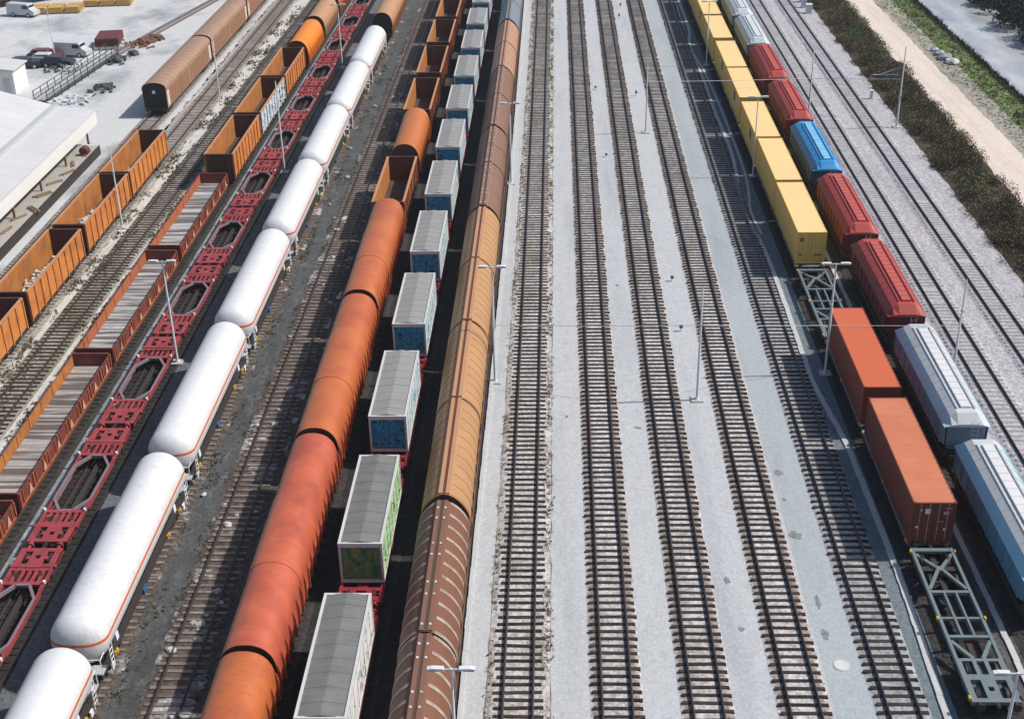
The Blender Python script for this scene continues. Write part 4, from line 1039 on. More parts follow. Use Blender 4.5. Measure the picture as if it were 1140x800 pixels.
# ================================================================== MASTS, WIRES, CABLE TROUGHS
M['mast_grey'] = paint('mast_pale_grey', (.62, .65, .66), .55, damt=.15, dirt=(.4, .4, .4))
def mast(loc, h, label, kind, ang=0, r=.09, arm_dir=-1):
    root = empty('lighting_mast' if kind in ('lampT', 'lamp1') else 'catenary_mast', (*loc, 0), ang)
    tag(root, label, 'mast', 'masts between the tracks')
    m = MB(); m.tube((0, 0, .1), (0, 0, h * .5), r * 1.15, 12, r * .9); m.tube((0, 0, h * .5), (0, 0, h), r * .9, 12, r * .62); m.tube((0, 0, .1), (0, 0, .16), r * 2, 12)
    m.build('pole', M['mast_grey'], root)
    b = MB(); b.box(-.42, .42, -.42, .42, -.02, .1); b.build('foundation', M['concrete'], root)
    if kind == 'lampT':
        a = MB(); a.tube((-.5, 0, h - .05), (.5, 0, h - .05), .045, 8); a.build('crossarm', M['galv'], root)
        for s in (-1, 1):
            l = MB(); l.prof([(s * .3, h - .06), (s * 1.0, h - .02), (s * 1.02, h + .03), (s * .8, h + .07), (s * .33, h + .05)][::s], -.11, .11)
            lo = l.build('lamp_head', M['mast_grey'], root)
            g = MB(); g.box(s * .5, s * .98, -.1, .1, h - .1, h - .062); g.build('lamp_glass', M['galv'], lo)
    elif kind == 'plain':
        c = MB(); c.tube((0, 0, h), (0, 0, h + .12), r * .7, 10, .02); c.build('cap', M['galv'], root)
        c = MB(); c.box(-.09, .09, -.09, .09, h * .68, h * .68 + .16); c.build('wire_clamp', M['galv'], root)
    elif kind == 'cantilever':
        c = MB(); s = arm_dir; z = h * .66
        c.tube((0, 0, z + .9), (s * 2.6, 0, z), .035, 7); c.tube((0, 0, z), (s * 3.3, 0, z + .02), .035, 7)
        c.tube((s * 3.3, 0, z + .02), (s * 3.6, 0, z - .25), .03, 6); c.tube((s * 3.6, 0, z - .25), (s * 2.7, 0, z - .5), .03, 6)
        c.build('bracket_arm', M['galv'], root)
        i = MB()
        for zz in (z + .9, z): 
            for k in range(4): i.tube((s * (.12 + k * .08), 0, zz - (.03 if zz > z else 0)), (s * (.15 + k * .08), 0, zz - (.03 if zz > z else 0)), .075, 10)
        i.build('insulator', M['under'], root)
        b = MB(); b.box(-.12, .12, -.12, .12, h * .35, h * .35 + .5); b.build('switch_box', M['galv'], root)
    return root
mast((-4.55, 84.1), 9.2, 'twin-headed lighting mast standing beside the golden arched wagon', 'lampT')
mast((-4.5, 42.6), 9.0, 'twin-headed lighting mast rising over the dark brown wagon at the bottom edge', 'lampT')
mast((-4.6, 126), 8.4, 'thin lighting mast beside the finely ribbed pinkish wagon', 'lampT')
mast((19.62, 85.2), 8.8, 'twin-headed lighting mast beside the empty grey wagon in front of the yellow containers', 'lampT')
mast((19.0, 42.5), 9.0, 'twin-headed lighting mast whose head shows at the bottom right edge', 'lampT')
mast((20.0, 127.6), 8.3, 'lighting mast standing against the left side of the yellow containers', 'lampT', r=.08)
mast((19.6, 170), 8.3, 'lighting mast beside the far yellow containers at the top', 'lampT', r=.08)
mast((-28.85, 87.3), 8.4, 'twin-headed lighting mast between the red skeleton wagons and the second whole tank wagon', 'lampT')
mast((-28.5, 130), 9.6, 'lighting mast beside the graffiti wagon and the red skeleton row', 'plain', r=.09)
mast((-28.3, 170.8), 8.3, 'lighting mast at the top between the red skeleton wagons and the tank wagons', 'lampT', r=.09)
mast((-41.2, 114.8), 8.0, 'thin mast standing right of the orange open wagons at the far left', 'plain', r=.08)
mast((-41.3, 156.2), 8.9, 'thin mast beside the nearest brown van wagon', 'plain', r=.08)
mast((9.91, 81.35), 8.6, 'tall thin catenary mast on a concrete base, nearest of the two between the empty tracks', 'plain')
mast((10.0, 142.1), 7.6, 'tall thin catenary mast farther up between the empty tracks', 'plain')
mast((28.75, 84.8), 7.6, 'catenary mast beside the white-roofed hopper wagon', 'plain')
mast((29.0, 147.5), 8.2, 'catenary mast standing beside the bright red and blue hopper wagons', 'plain')
mast((38.08, 143.2), 9.1, 'catenary mast with a curved bracket arm at the edge of the scrub', 'cantilever')
mast((38.2, 204), 9.1, 'catenary mast at the top edge beside the scrub', 'cantilever')

def wire(pts, label, r=.022, name='span_wire'):
    m = MB()
    for a, b in zip(pts, pts[1:]):
        n = 12; sag = .004 * (Vector(b) - Vector(a)).length
        q = [Vector(a).lerp(Vector(b), i / n) - Vector((0, 0, sag * 4 * (i / n) * (1 - i / n))) for i in range(n + 1)]
        for u, v in zip(q, q[1:]): m.tube(u, v, r, 5)
    tag(m.build(name, M['galv'], None), label, 'wire', 'wires across the tracks')
wire([(-4.55, 84.1, 4.62), (9.91, 81.35, 5.9), (19.62, 85.2, 3.96), (28.75, 84.8, 4.11)], 'thin wire spanning the tracks between the nearer masts')
wire([(10.0, 142.1, 5.83), (29.0, 147.5, 4.5), (38.08, 143.2, 5.5)], 'thin wire spanning the tracks between the farther masts', .03)

def trough(name, pts, w, label, h=.1, cover=.9):
    m = MB(); rr = random.Random(11)
    for a, b in zip(pts, pts[1:]):
        A = Vector(a); B = Vector(b); L = (B - A).length; n = max(1, int(L / cover))
        for i in range(n):
            p = A.lerp(B, i / n); q = A.lerp(B, (i + 1) / n); o = rr.uniform(-.015, .015)
            m.bar((p.x + o, p.y), (q.x + o, q.y), w, .0, h + rr.uniform(-.012, .012))
    o = m.build(name, M['trough']); tag(o, label, 'cable trough', 'cable troughs'); return o
trough('cable_trough', [(-4.78, 30), (-4.95, 56), (-4.78, 88), (-4.7, 127), (-4.86, 198), (-4.9, 240)], .24, 'straight pale concrete cable trough along the brown arched wagons', .16)
def smooth_path(pts, n=10):
    out = []
    for i in range(len(pts) - 1):
        p0 = pts[max(0, i - 1)]; p1 = pts[i]; p2 = pts[i + 1]; p3 = pts[min(len(pts) - 1, i + 2)]
        for k in range(n):
            t = k / n
            out.append(tuple(.5 * (2 * b + (c - a) * t + (2 * a - 5 * b + 4 * c - d) * t * t + (3 * b - a - 3 * c + d) * t ** 3) for a, b, c, d in zip(p0, p1, p2, p3)))
    out.append(pts[-1]); return out
trough('cable_trough', smooth_path([(19.2, 36), (19.14, 49.4), (19.40, 61), (19.32, 72), (19.2, 76), (18.55, 83), (18.5, 87), (18.55, 98), (18.45, 108), (17.9, 117), (17.95, 122), (18.7, 135), (18.5, 150), (18.55, 163), (18.35, 180), (19.1, 190), (19.1, 215)], 5), .36, 'pale wandering cable trough left of the container wagons', .1, .7)
trough('cable_trough', smooth_path([(18.75, 112), (18.5, 118), (19.3, 128), (19.35, 150), (19.0, 168), (18.2, 182), (18.6, 205)], 4), .22, 'thin second cable trough beside the far yellow containers', .06, .7)
trough('cable_trough', [(23.75, 30), (23.8, 60), (23.7, 100), (23.8, 200)], .32, 'pale cable trough between the container wagons and the hopper wagons', .1)

# manhole disc, low posts, cabinets
m = MB(); m.tube((0, 0, .0), (0, 0, .05), .42, 24); m.tube((0, 0, .05), (0, 0, .06), .36, 24)
o = m.build('manhole_cover', paint('manhole_pale', (.56, .56, .54), .8, damt=.35)); o.location = (14.71, 53.3, 0); tag(o, 'round white manhole cover on the pale gravel', 'manhole cover')
M['post_box'] = paint('signal_box_grey', (.10, .10, .10), .7)
def post_sign(x, y, h, lab):
    r = empty('marker_post', (x, y, 0)); tag(r, lab, 'marker post', 'small posts in the yard')
    MB().tube((0, 0, 0), (0, 0, h), .05, 8).build('post', M['mast_grey'], r)
    b = MB(); b.box(-.13, .13, -.1, .1, h * .5, h * .9); b.build('signal_box', M['post_box'], r)
for x, y, h, lab in [(9.35, 196.5, .8, 'small dark signal post farthest up between the empty tracks'), (9.87, 203.5, .8, 'small dark signal post at the top edge between the empty tracks'), (7.7 + 2, 156.5, .7, 'small dark post beyond the farther thin mast'),
                     (9.75, 101.8, .55, 'low dark point machine beyond the nearer thin mast'), (9.7, 92.3, .6, 'low dark point machine just beyond the nearer thin mast'), (4.85, 159.4, .5, 'tiny dark post between the two left empty tracks'), (5.3, 134, .45, 'tiny dark post on the gravel left of the farther thin mast')]:
    post_sign(x, y, h, lab)
for i, (x, y, w, h, lab) in enumerate([(37.6, 154.3, .3, 1.0, 'small white post at the edge of the scrub'), (37.7, 198.5, .8, 1.3, 'white relay cabinet at the top of the scrub edge, nearer one'), (37.6, 202.2, .7, 1.2, 'white relay cabinet at the top of the scrub edge, farther one'), (37.9, 206, .7, 1.2, 'white relay cabinet at the top edge of the photo beside the scrub')]):
    r = empty('relay_cabinet', (x, y, 0)); tag(r, lab, 'cabinet')
    b = MB(); b.box(-w / 2, w / 2, -w / 2, w / 2, .08, h); b.build('body', M['white_paint'], r)
    b = MB(); b.box(-w / 2 - .05, w / 2 + .05, -w / 2 - .05, w / 2 + .05, h, h + .07); b.build('roof', M['white_paint'], r)
    b = MB(); b.box(-w / 2 + .04, w / 2 - .04, -w / 2 - .02, -w / 2 - .003, .15, h - .08); b.build('door', M['galv'], r)
    b = MB(); b.box(-w / 2 - .1, w / 2 + .1, -w / 2 - .1, w / 2 + .1, -.02, .08); b.build('plinth', M['concrete'], r)

# ================================================================== WAREHOUSE AND YARD (upper left)
M['roof_white'] = paint('roof_white', (.53, .53, .53), .6, damt=.25, dirt=(.55, .53, .5), streak=(.3, 2, .3), extra=stripes_y(2.4, .1, (.40, .40, .40), .8))
M['wall_white'] = paint('wall_white', (.70, .69, .66), .7, damt=.25, dirt=(.5, .47, .42), streak=(1.5, 2.2, .3))
M['glass_dark'] = paint('window_glass', (.03, .04, .05), .1)
M['timber'] = paint('old_timber', (.25, .17, .11), .85, damt=.5)
M['timber_new'] = paint('sawn_timber', (.62, .38, .12), .75, damt=.5, dirt=(.3, .18, .06), streak=(.5, 3, .5))
M['dock'] = paint('loading_dock', (.40, .38, .34), .9, damt=.6, dirt=(.2, .18, .14), grain=.4)
wh = empty('warehouse', (-60, 118, 0)); tag(wh, 'long white warehouse with a deep lean-to canopy over its loading dock', 'warehouse')
def whb(name, fn, mat, par=None):
    m = MB(); fn(m); o = m.build(name, mat, par or wh); return o
Y0, Y1 = -42, 21.5
whb('wall', lambda m: m.prof([(-18, 0), (4.5, 0), (4.5, 4.4), (-6.5, 7.6), (-18, 4.6)], Y0 + .3, Y1 - .3), M['wall_white'])
rf = whb('roof', lambda m: (m.shell([(4.9, 4.55), (-6.5, 7.85), (-18.6, 4.7)], .14, Y0, Y1, False)), M['roof_white'])
for k in range(4): whb('roof_vent', lambda m, y=Y0 + 30 + k * 9: (m.box(-.4, .4, y - .4, y + .4, 5.9, 6.5), m.box(-.55, .55, y - .55, y + .55, 6.502, 6.58)), M['galv'], rf)
whb('ridge_cap', lambda m: m.prof([(-6.9, 7.76), (-6.1, 7.76), (-6.5, 7.95)], Y0 - .02, Y1 + .02), M['galv'], rf)
cn = whb('canopy', lambda m: m.prof([(4.6, 4.25), (8.9, 3.78), (8.9, 3.92), (4.6, 4.42)], Y0, Y1 + .6), M['roof_white'])
whb('fascia', lambda m: m.box(8.72, 8.86, Y0, Y1 + .55, 2.35, 3.775), M['wall_white'], cn)
whb('gutter', lambda m: m.box(4.3, 4.95, Y0 - .02, Y1 + .3, 4.56, 4.72), M['galv'], cn)
for k in range(9):
    whb('post', lambda m, y=Y0 + 2 + k * 7.4: (m.box(8.45, 8.65, y - .1, y + .1, .9, 2.6)), M['timber'])
whb('loading_dock', lambda m: m.box(4.52, 9.9, Y0, Y1 - 3, 0, .95), M['dock'])
whb('dock_edge', lambda m: m.box(9.902, 10.0, Y0, Y1 - 3, .0, .99), M['under'])
for k in range(6):
    whb('dock_door', lambda m, y=Y0 + 5 + k * 10: m.box(4.505, 4.56, y - 1.6, y + 1.6, .96, 3.7), M['galv'])
rr = random.Random(21)
for k in range(12):
    x = -60 + 9.3 + rr.uniform(-.45, .4); y = 99 + k * 3.1 + rr.uniform(-.8, .8); a = rr.uniform(-.9, .9)
    m = MB()
    for q in range(rr.randint(2, 5)): m.box(-.07 + q * .13 - .2, .04 + q * .13 - .2, -.9 + rr.uniform(-.2, .2), .9, 0, .09 + .09 * (q % 2))
    o = m.build('timber_stack', M['timber']); o.location = (x, y, .97); o.rotation_euler.z = a
    tag(o, 'loose stack of old timber lying along the warehouse dock edge', 'timber', 'old timber along the dock')
m = MB()
for k in range(3): m.lathe_y([(k * .26, .34), (k * .26 + .04, .5), (k * .26 + .2, .5), (k * .26 + .24, .34)], .5, 18)
o = m.build('cable_reel', M['rust_dark']); o.location = (-50.6, 133.0, .95); tag(o, 'rusty brown reel standing at the end of the dock', 'reel')

hut = empty('white_hut', (-70.5, 162.2, 0)); tag(hut, 'small white hut with dark windows at the left edge behind the warehouse', 'hut')
for nm, f, mt in [('wall', lambda m: m.box(-4, 2.4, -2.2, 2.2, 0, 3), 'wall_white'), ('roof', lambda m: m.prof([(-4.3, 3.0), (2.7, 3.0), (2.7, 3.12), (-.8, 3.5), (-4.3, 3.12)], -2.5, 2.5), 'roof_white'),
                  ('door', lambda m: m.box(1.0, 1.9, -2.24, -2.205, .02, 2.1), 'galv')]:
    m = MB(); f(m); m.build(nm, M[mt], hut)
for x in (-2.9, -1.2): m = MB(); m.box(x, x + 1.2, -2.23, -2.205, 1.1, 2.3); m.build('window', M['glass_dark'], hut)

# dark footbridge-like ramp with railings, and a low kerb wall running away from it
M['ramp_green'] = paint('ramp_dark_green', (.045, .06, .055), .6, damt=.4)
rp = empty('access_ramp', (-63.3, 155.3, 0), math.atan2(178 - 155, -61.5 + 63.6) - PI / 2); tag(rp, 'dark green steel access ramp with post railings behind the warehouse', 'ramp')
L = 23
m = MB(); m.prof([(-.75, .5), (.75, .5), (.75, .62), (-.75, .62)], 0, L)
m.build('deck', paint('ramp_deck', (.42, .41, .4), .8, damt=.4), rp)
for s in (-1, 1):
    m = MB()
    for k in range(12): m.tube((s * .85, .2 + k * 2.05, 0), (s * .85, .2 + k * 2.05, 1.7), .06, 6)
    for z in (1.1, 1.65): m.tube((s * .85, 0, z), (s * .85, L, z), .05, 6)
    m.box(s * .76, s * .84, 0, L, .35, .7)
    m.build('railing', M['ramp_green'], rp)
kw = empty('kerb_wall'); tag(kw, 'low dark double kerb running from the ramp to the top edge of the photo', 'kerb wall')
m = MB(); m.bar((-61.5, 178.5), (-55.0, 214), .3, 0, .35); m.bar((-60.6, 178.3), (-54.1, 214), .25, 0, .25); m.build('kerb', paint('kerb_dark', (.16, .13, .125), .8, damt=.4), kw)

def pallet_stack(x, y, lab, a):
    r = empty('timber_pile', (x, y, 0), a); tag(r, lab, 'timber pile', 'yellow timber piles')
    q = random.Random(int(x * -7)); b = MB()
    for k in range(3):
        for j in range(2):
            cx = -2.6 + k * 2.6; cy = -.9 + j * 1.8
            m = MB()
            for l in range(5):
                for t in range(6): m.box(cx - 1.1, cx + 1.1 + q.uniform(-.2, .1), cy - .8 + t * .27, cy - .8 + t * .27 + .23, .22 + l * .17, .22 + l * .17 + .15 + q.uniform(-.02, 0))
            m.build('bundle', M['timber_new'], r)
            for e in (-.8, .8): b.box(cx + e - .06, cx + e + .06, cy - .85, cy + .85, .0, .218)
    b.build('bearers', M['timber'], r)
pallet_stack(-78.3, 205.8, 'pile of bright yellow timber at the upper left, left one of two', .1)
pallet_stack(-71.6, 210.6, 'pile of bright yellow timber at the upper left, right one of two', .1)

def car(x, y, a, bodym, lab, vanlike=False):
    r = empty('parked_van' if vanlike else 'parked_car', (x, y, 0), a); tag(r, lab, 'van' if vanlike else 'car')
    Lh = 2.2
    sec = [(-2.2, .35), (2.2, .35), (2.25, .75), (1.95, .95), (1.05, 1.0), (.55, 1.45), (-1.2, 1.48), (-1.9, 1.02), (-2.22, .9)] if not vanlike else [(-2.5, .35), (2.4, .35), (2.45, .9), (1.8, 1.15), (1.3, 1.95), (-2.45, 2.0)]
    vs = [(-.86 if z < 1.1 else -.7, -q, z) for q, z in sec] + [(.86 if z < 1.1 else .7, -q, z) for q, z in sec]; n = len(sec)
    MB().poly(vs, [(i, (i + 1) % n, n + (i + 1) % n, n + i) for i in range(n)] + [tuple(range(n)), tuple(reversed(range(n, 2 * n)))]).build('body', bodym, r)
    m = MB()
    if not vanlike:
        m.box(-.74, .74, -.98, -.93, 1.04, 1.4, 0); m.box(-.72, .72, 1.5, 1.55, 1.1, 1.4)
        for s in (-1, 1): m.box(s * .765, s * .79, -.6, 1.2, 1.08, 1.38)
    else:
        for s in (-1, 1): m.box(s * .75, s * .78, -1.4, -.4, 1.25, 1.75)
        m.box(-.66, .66, -1.62, -1.56, 1.3, 1.8)
    m.build('window', M['glass_dark'], r)
    for s in (-1, 1):
        for yy in (-1.35, 1.35):
            w = MB(); w.tube((s * .72, yy, .33), (s * .9, yy, .33), .33, 16); wo = w.build('wheel', M['black'], r)
            w = MB(); w.tube((s * .9, yy, .33), (s * .915, yy, .33), .2, 12); w.build('rim', M['galv'], wo)
M['car_white'] = paint('car_white', (.50, .51, .52), .35, damt=.05)
M['car_dark'] = paint('car_dark', (.03, .035, .045), .25, damt=.1)
M['car_red'] = paint('car_maroon', (.16, .03, .03), .3, damt=.1)
car(-82.8, 203.2, 1.3, M['car_white'], 'white van parked by the timber piles at the upper left', True)
car(-71.5, 172.6, 1.75, M['car_dark'], 'dark car parked behind the hut, leftmost of the row', False)
car(-69.3, 174.6, 1.6, M['car_white'], 'white car parked in the row behind the ramp', False)
car(-67.2, 173.2, 1.5, M['car_dark'], 'dark car parked between the white cars behind the ramp', False)
car(-70.3, 176.9, 1.6, M['car_red'], 'maroon car parked beyond the white car behind the ramp', False)
car(-66.9, 178.6, 1.4, M['car_white'], 'white van parked beside the maroon stack behind the ramp', True)
ms = empty('steel_stack', (-63.4, 184.0, 0), .15); tag(ms, 'maroon stack of steel sheets on white blocks behind the ramp', 'steel stack')
m = MB()
for k in range(8): m.box(-1.6, 1.6, -2.6 + .06 * (k % 2), 2.6, .5 + k * .14, .5 + k * .14 + .12)
m.build('sheets', paint('steel_maroon', (.12, .03, .03), .6, damt=.3), ms)
m = MB()
for yy in (-2, 0, 2): m.box(-1.9, 1.9, yy - .25, yy + .25, 0, .498)
m.build('blocks', M['white_paint'], ms)
def junk(x, y, lab, mt, n, s, seed):
    q = random.Random(seed); m = MB()
    for _ in range(n):
        cx, cy = q.gauss(0, s * .5), q.gauss(0, s * .7); w = q.uniform(.12, .5); z = max(0, (1 - math.hypot(cx, cy) / s / 1.4)) * .5
        m.box(cx - w, cx + w, cy - w * .4, cy + w * .4, z * q.random(), z + q.uniform(.08, .3), q.uniform(0, PI))
    o = m.build('scrap_heap', M[mt]); o.location = (x, y, 0); tag(o, lab, 'scrap heap')
M['junk_brown'] = paint('junk_brown', (.16, .075, .055), .8, blot=(.3, .16, .09), bamt=.7, bscale=1.5)
M['junk_dark'] = paint('junk_dark', (.06, .06, .065), .8, blot=(.2, .2, .2), bamt=.7, bscale=1.5)
M['junk_pale'] = paint('junk_pale', (.5, .53, .56), .7, blot=(.7, .72, .74), bamt=.7, bscale=1.5)
junk(-59.0, 184.8, 'brown scrap heap lying left of the brown vans', 'junk_brown', 60, 1.8, 1)
junk(-57.8, 187.5, 'second smaller brown scrap heap beside the dark kerb', 'junk_brown', 35, 1.2, 2)
junk(-60.0, 175.5, 'dark scrap heap at the upper end of the ramp', 'junk_dark', 40, 1.3, 3)
junk(-58.6, 178.8, 'small dark scrap heap between the ramp and the brown heap', 'junk_dark', 16, .7, 4)
junk(-57.8, 161.5, 'dark scrap strewn on the concrete below the ramp', 'junk_dark', 30, 1.5, 5)
junk(-59.6, 156.5, 'pale scrap heap at the end of the warehouse roof', 'junk_pale', 46, 1.7, 6)
junk(-61.3, 155.5, 'pale scrap heap between the ramp foot and the warehouse', 'junk_pale', 36, 1.3, 7)
junk(-66.2, 172.0, 'dark scrap between the parked cars and the ramp', 'junk_dark', 30, 1.6, 8)
junk(-64.6, 171.0, 'pale scrap beside the ramp railing', 'junk_pale', 34, 1.4, 9)
yl = mast((-68.7, 176.5), 9.0, 'very thin grey pole standing among the parked cars at the upper left', 'plain', r=.06)
# orange red wagons cut off by the top left corner
for i, (x, y) in enumerate([(-86, 212.6), (-79.5, 217.5)]):
    o = copy_tree(g_br); o.location = (x, y, 0); o.rotation_euler.z = -.92
    tag(o, ['rust red open wagon cut off by the upper left corner', 'rust red open wagon behind the yellow timber at the top edge'][i], 'open wagon')

# ================================================================== RUBBLE, WEEDS, SCRUB, RIVER BANK
rr = random.Random(5)
M['rubble'] = varied('concrete_rubble', (.30, .30, .30), (.5, .5, .49), .95, (.22, .21, .2))
def stone_mesh(seed, s=1):
    q = random.Random(seed); bm = bmesh.new(); bmesh.ops.create_icosphere(bm, subdivisions=2, radius=s)
    for v in bm.verts: v.co *= q.uniform(.75, 1.2); v.co.z *= .6
    me = bpy.data.meshes.new('rubble_lump'); bm.to_mesh(me); bm.free(); me.materials.append(M['rubble']); return me
sms = [stone_mesh(i) for i in range(6)]
for i in range(64):
    y = 49 + (rr.random() ** 1.3) * 110; x = -19.75 + rr.gauss(0, .8) if rr.random() < .93 else -22 + rr.uniform(-.8, .8)
    o = bpy.data.objects.new('rubble_lump', rr.choice(sms)); col.objects.link(o)
    s = rr.uniform(.07, .3); o.location = (x, y, .11); o.scale = (s * rr.uniform(.8, 1.6), s, s); o.rotation_euler.z = rr.uniform(0, 6)
    tag(o, 'lump of pale concrete rubble on the old track beside the hooded wagons', 'rubble', 'rubble lumps on the old track')
big = [stone_mesh(20 + i) for i in range(3)]
for i, (x, y, s) in enumerate([(50.7, 173.9, .75), (51.0, 171.9, 1.0), (51.3, 169.8, .8), (50.6, 175.8, .55)]):
    o = bpy.data.objects.new('boulder', big[i % 3]); col.objects.link(o); o.location = (x, y, .2); o.scale = (s, s * 1.3, s); tag(o, ['white boulder on the verge beside the dirt road, second from the top', 'largest white boulder on the verge beside the dirt road', 'white boulder on the verge nearest the camera', 'smallest white boulder on the verge, topmost'][i], 'boulder')

def tufts(name, mat, gen, n, h=(.1, .35), w=.05, seed=1, blades=5, lean=.5):
    q = random.Random(seed); m = MB(); vs = []; fs = []
    for _ in range(n):
        x, y, z = gen(q)
        for b in range(blades):
            a = q.uniform(0, 2 * PI); hh = q.uniform(*h); l = q.uniform(.1, lean) * hh * 1.4; ww = w * q.uniform(.7, 1.6)
            px, py = x + q.uniform(-.12, .12), y + q.uniform(-.12, .12); dx, dy = math.cos(a), math.sin(a)
            i = len(vs)
            vs += [(px - dy * ww, py + dx * ww, z), (px + dy * ww, py - dx * ww, z), (px + dx * l * .5 + dy * ww * .7, py + dy * l * .5 - dx * ww * .7, z + hh * .65), (px + dx * l, py + dy * l, z + hh)]
            fs += [(i, i + 1, i + 2), (i, i + 2, i + 3)]
    m.poly(vs, fs); o = m.build(name, mat); tag(o, kind='stuff'); return o
W_olive = leaf_mat('weed_olive', [(.15, .12, .07), (.21, .165, .10), (.11, .105, .05)], .4)
W_green = leaf_mat('weed_green', [(.06, .075, .03), (.10, .10, .05), (.11, .085, .05)], .4)
def clumpy(q, x0, sx, y0, y1, z=.05, per=9, thr=.25):
    while True:
        y = q.uniform(y0, y1); x = x0 + q.gauss(0, sx)
        if math.sin(y * 2 * PI / per + x0) + math.sin(y * 2 * PI / (per * .37)) + q.uniform(-1, 1) > thr: return x, y, z
tufts('weeds', W_olive, lambda q: clumpy(q, q.choice((-3.5, -.62, -.62)), .14, 48, 215, .05, 13, -.4), 2600, (.03, .10), .035, 1)
tufts('weeds', W_green, lambda q: clumpy(q, q.choice((-21.1, -18.4, -21.1)), .28, 49, 190, .03, 17, .3), 900, (.04, .14), .035, 2)
tufts('weeds', W_green, lambda q: clumpy(q, q.choice((-40.2, -37.1, -37.3, -39.9)), .35, 75, 215, .03, 23, .1), 2200, (.05, .22), .045, 3)
tufts('weeds', W_green, lambda q: clumpy(q, q.choice((-26.9, -22.7)), .3, 50, 180, .03, 19, .3), 900, (.04, .16), .04, 4)
tufts('weeds', W_olive, lambda q: clumpy(q, -41.4, .35, 75, 200, .03, 15, .5), 900, (.05, .25), .04, 5)
tufts('grass', leaf_mat('bank_grass', [(.16, .215, .07), (.21, .255, .10), (.22, .225, .11), (.12, .17, .055)], .3), lambda q: (q.uniform(51.6, 55.0) if q.random() < .85 else q.uniform(49.6, 51.6), q.uniform(125, 235), .0), 9000, (.04, .13), .045, 6)
tufts('bank_reeds', leaf_mat('dark_bank', [(.03, .035, .02), (.05, .05, .03), (.08, .07, .045)], .4), lambda q: (55.1 + q.gauss(0, .25), q.uniform(130, 235), -.4), 2200, (.4, .9), .07, 7)

def foliage(name, mat, centers, seed, leaf=(.1, .22), per=150, twigm=None):
    """shrub mass: leaf-sized faces spread through each clump's volume, thin twigs inside"""
    q = random.Random(seed); vs = []; fs = []; t = MB()
    for (cx, cy, r, h) in centers:
        for _ in range(int(per * r * r)):
            while True:
                a, b, c = q.uniform(-1, 1), q.uniform(-1, 1), q.uniform(0, 1)
                d = a * a + b * b + c * c
                if d < 1 and q.random() < .25 + .75 * d: break
            p = Vector((cx + a * r * q.uniform(.8, 1.15), cy + b * r * q.uniform(.8, 1.15), c * h * q.uniform(.8, 1.15)))
            s = q.uniform(*leaf); u = Vector((q.gauss(0, 1), q.gauss(0, 1), q.gauss(0, .6))).normalized(); v = u.orthogonal().normalized(); v.rotate(Matrix.Rotation(q.uniform(0, 6), 3, u)); w = u.cross(v)
            i = len(vs); vs += [p - v * s * .5, p + w * s * .3, p + v * s * .6, p - w * s * .3]; fs.append((i, i + 1, i + 2, i + 3))
    m = MB(); m.poly(vs, fs); o = m.build(name, mat); tag(o, kind='stuff'); return o
q = random.Random(9); cs = []
y = 84
while y < 240:
    for _ in range(6):
        x = q.uniform(39.3, 44.1); edge = min(x - 39, 44.6 - x); r = q.uniform(.6, 1.35); cs.append((x, y + q.uniform(-.8, .8), r, q.uniform(.35, 1.9) * (.6 + .3 * min(edge, 1.5))))
    y += 1.15
foliage('scrub', leaf_mat('scrub_leaves', [(.065, .05, .034), (.22, .155, .095), (.115, .10, .055), (.16, .18, .075)], .25), cs, 4, (.10, .22), 170)
bl = leaf_mat('bush_leaves', [(.075, .07, .035), (.14, .14, .06), (.10, .085, .045), (.12, .15, .05)], .5)
for i in range(22):
    bx, by = q.uniform(39.6, 43.8), 86 + i * 5.6 + q.uniform(-2, 2); rr_ = q.uniform(.8, 1.5)
    bo = foliage('bush', bl, [(0, 0, rr_, rr_ * 1.3), (q.uniform(-.6, .6), q.uniform(-.8, .8), rr_ * .7, rr_ * 1.0)], 100 + i, (.10, .2), 190)
    del bo['kind']; bo.location = (bx, by, 0); tag(bo, 'leafy olive bush standing up out of the brown scrub beside the dirt road', 'bush', 'bushes in the scrub')
cs = [(q.uniform(51.5, 55), q.uniform(130, 230), q.uniform(.2, .6), q.uniform(.2, .5)) for _ in range(120)]
foliage('low_bushes', leaf_mat('low_bush_leaves', [(.05, .07, .025), (.09, .12, .04), (.07, .06, .035)], .4), cs, 5, (.1, .2), 200)
cs = []
for _ in range(170):
    x = q.uniform(64.5, 80); cs.append((x, q.uniform(150, 245), q.uniform(1.2, 2.6), q.uniform(1.5, 4.5)))
foliage('bank_trees', leaf_mat('dark_tree_leaves', [(.022, .022, .02), (.035, .034, .028), (.028, .034, .02)], .2), cs, 6, (.3, .6), 90)

# oil stains and patches on the gravel: thin irregular sheets
M['stain'] = ground_mat('oily_gravel', (.16, .165, .17), (.24, .245, .25), .4, 7)
def stain(x, y, rx, ry, seed):
    q = random.Random(seed); n = 18; vs = [(x, y, .013)]
    for i in range(n):
        a = 2 * PI * i / n; k = q.uniform(.65, 1.2); vs.append((x + math.cos(a) * rx * k, y + math.sin(a) * ry * k, .013))
    o = MB().poly(vs, [(0, 1 + i, 1 + (i + 1) % n) for i in range(n)]).build('oil_stain', M['stain']); tag(o, kind='structure')
for i, a in enumerate([(14.2, 71.8, .28, .4), (14.1, 68.7, .14, .2), (14.15, 64.9, .38, .42), (14.4, 58.6, .14, .7), (5.5, 77.5, .25, .2), (.65, 79, .12, .18), (14.3, 55.8, .2, .5), (9.6, 60.5, .2, .4), (9.9, 56.2, .2, .25), (5.1, 101, .2, .2)]): stain(*a, i)

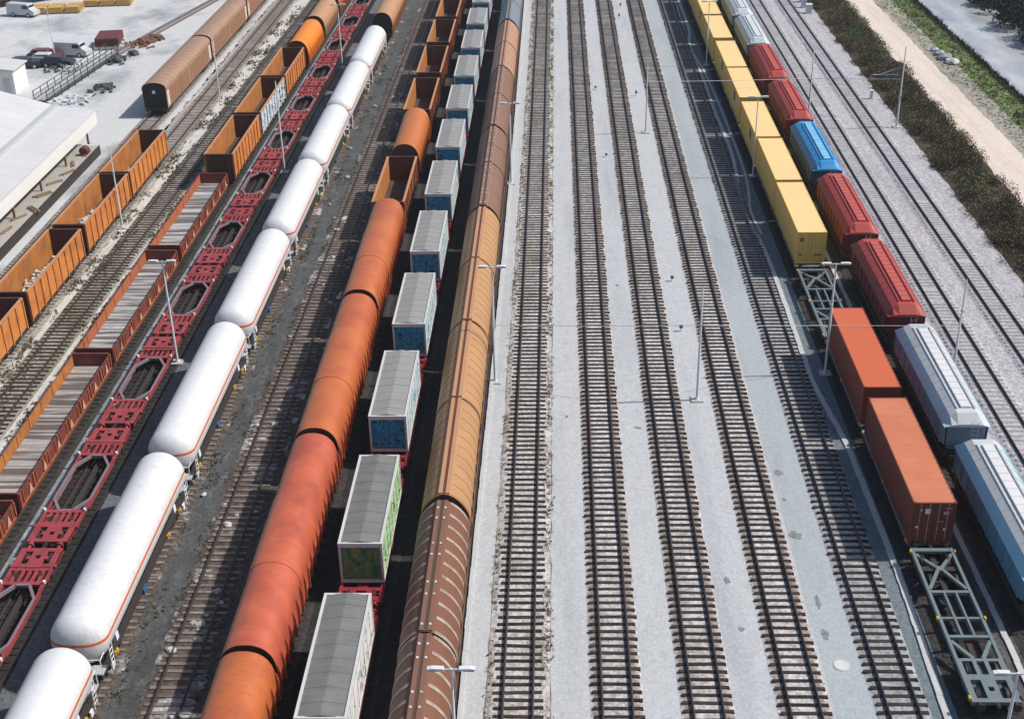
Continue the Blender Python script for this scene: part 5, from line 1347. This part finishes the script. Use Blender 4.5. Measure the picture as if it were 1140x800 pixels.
# ================================================================== CAMERA, LIGHT, WORLD
cam = bpy.data.cameras.new('camera'); co = bpy.data.objects.new('camera', cam); col.objects.link(co); sc.camera = co
cam.sensor_width = 36; cam.lens = 36 * 1458 / 1140; cam.clip_start = .5; cam.clip_end = 9000
right = Vector((0.99939805, 0.02895008, -0.01911607)); down = Vector((-0.0034677, -0.46490073, -0.88535602)); fwd = Vector((-0.03451821, 0.88488937, -0.46452049))
mw = Matrix((( right.x, -down.x, -fwd.x, 0), (right.y, -down.y, -fwd.y, 0), (right.z, -down.z, -fwd.z, 46), (0, 0, 0, 1)))
co.matrix_world = mw
EL = 48; AZ = 86          # azimuth clockwise from +Y
sd = Vector((math.sin(R(AZ)) * math.cos(R(EL)), math.cos(R(AZ)) * math.cos(R(EL)), math.sin(R(EL))))
sl = bpy.data.lights.new('sun', 'SUN'); sl.energy = 4.0; sl.angle = R(1.5); sl.color = (1, .945, .88)
so = bpy.data.objects.new('sun', sl); col.objects.link(so); so.rotation_euler = sd.to_track_quat('Z', 'Y').to_euler(); so.location = (100, 100, 200)
w = bpy.data.worlds.new('World'); sc.world = w; w.use_nodes = True; nt = w.node_tree; nt.nodes.clear()
sky = nt.nodes.new('ShaderNodeTexSky'); sky.sky_type = 'NISHITA'; sky.sun_disc = False; sky.sun_elevation = R(EL); sky.sun_rotation = R(AZ); sky.air_density = 1.0; sky.dust_density = 1.5
bg = nt.nodes.new('ShaderNodeBackground'); bg.inputs[1].default_value = .10; out = nt.nodes.new('ShaderNodeOutputWorld')
nt.links.new(sky.outputs[0], bg.inputs[0]); nt.links.new(bg.outputs[0], out.inputs[0])
vs_ = sc.view_settings; vs_.view_transform = 'Standard'; vs_.look = 'None'; vs_.exposure = .22; vs_.gamma = 1; vs_.use_curve_mapping = False

# thin air over the yard
hz = MB(); hz.box(-300, 300, -60, 420, -2.2, 60)
hm = bpy.data.materials.new('haze_air'); hm.use_nodes = True; nt = hm.node_tree; nt.nodes.clear()
ho_ = nt.nodes.new('ShaderNodeOutputMaterial'); pv = nt.nodes.new('ShaderNodeVolumePrincipled'); pv.inputs['Color'].default_value = (.82, .92, 1, 1); pv.inputs['Density'].default_value = .00015
nt.links.new(pv.outputs[0], ho_.inputs['Volume'])
tag(hz.build('haze', hm), kind='stuff')
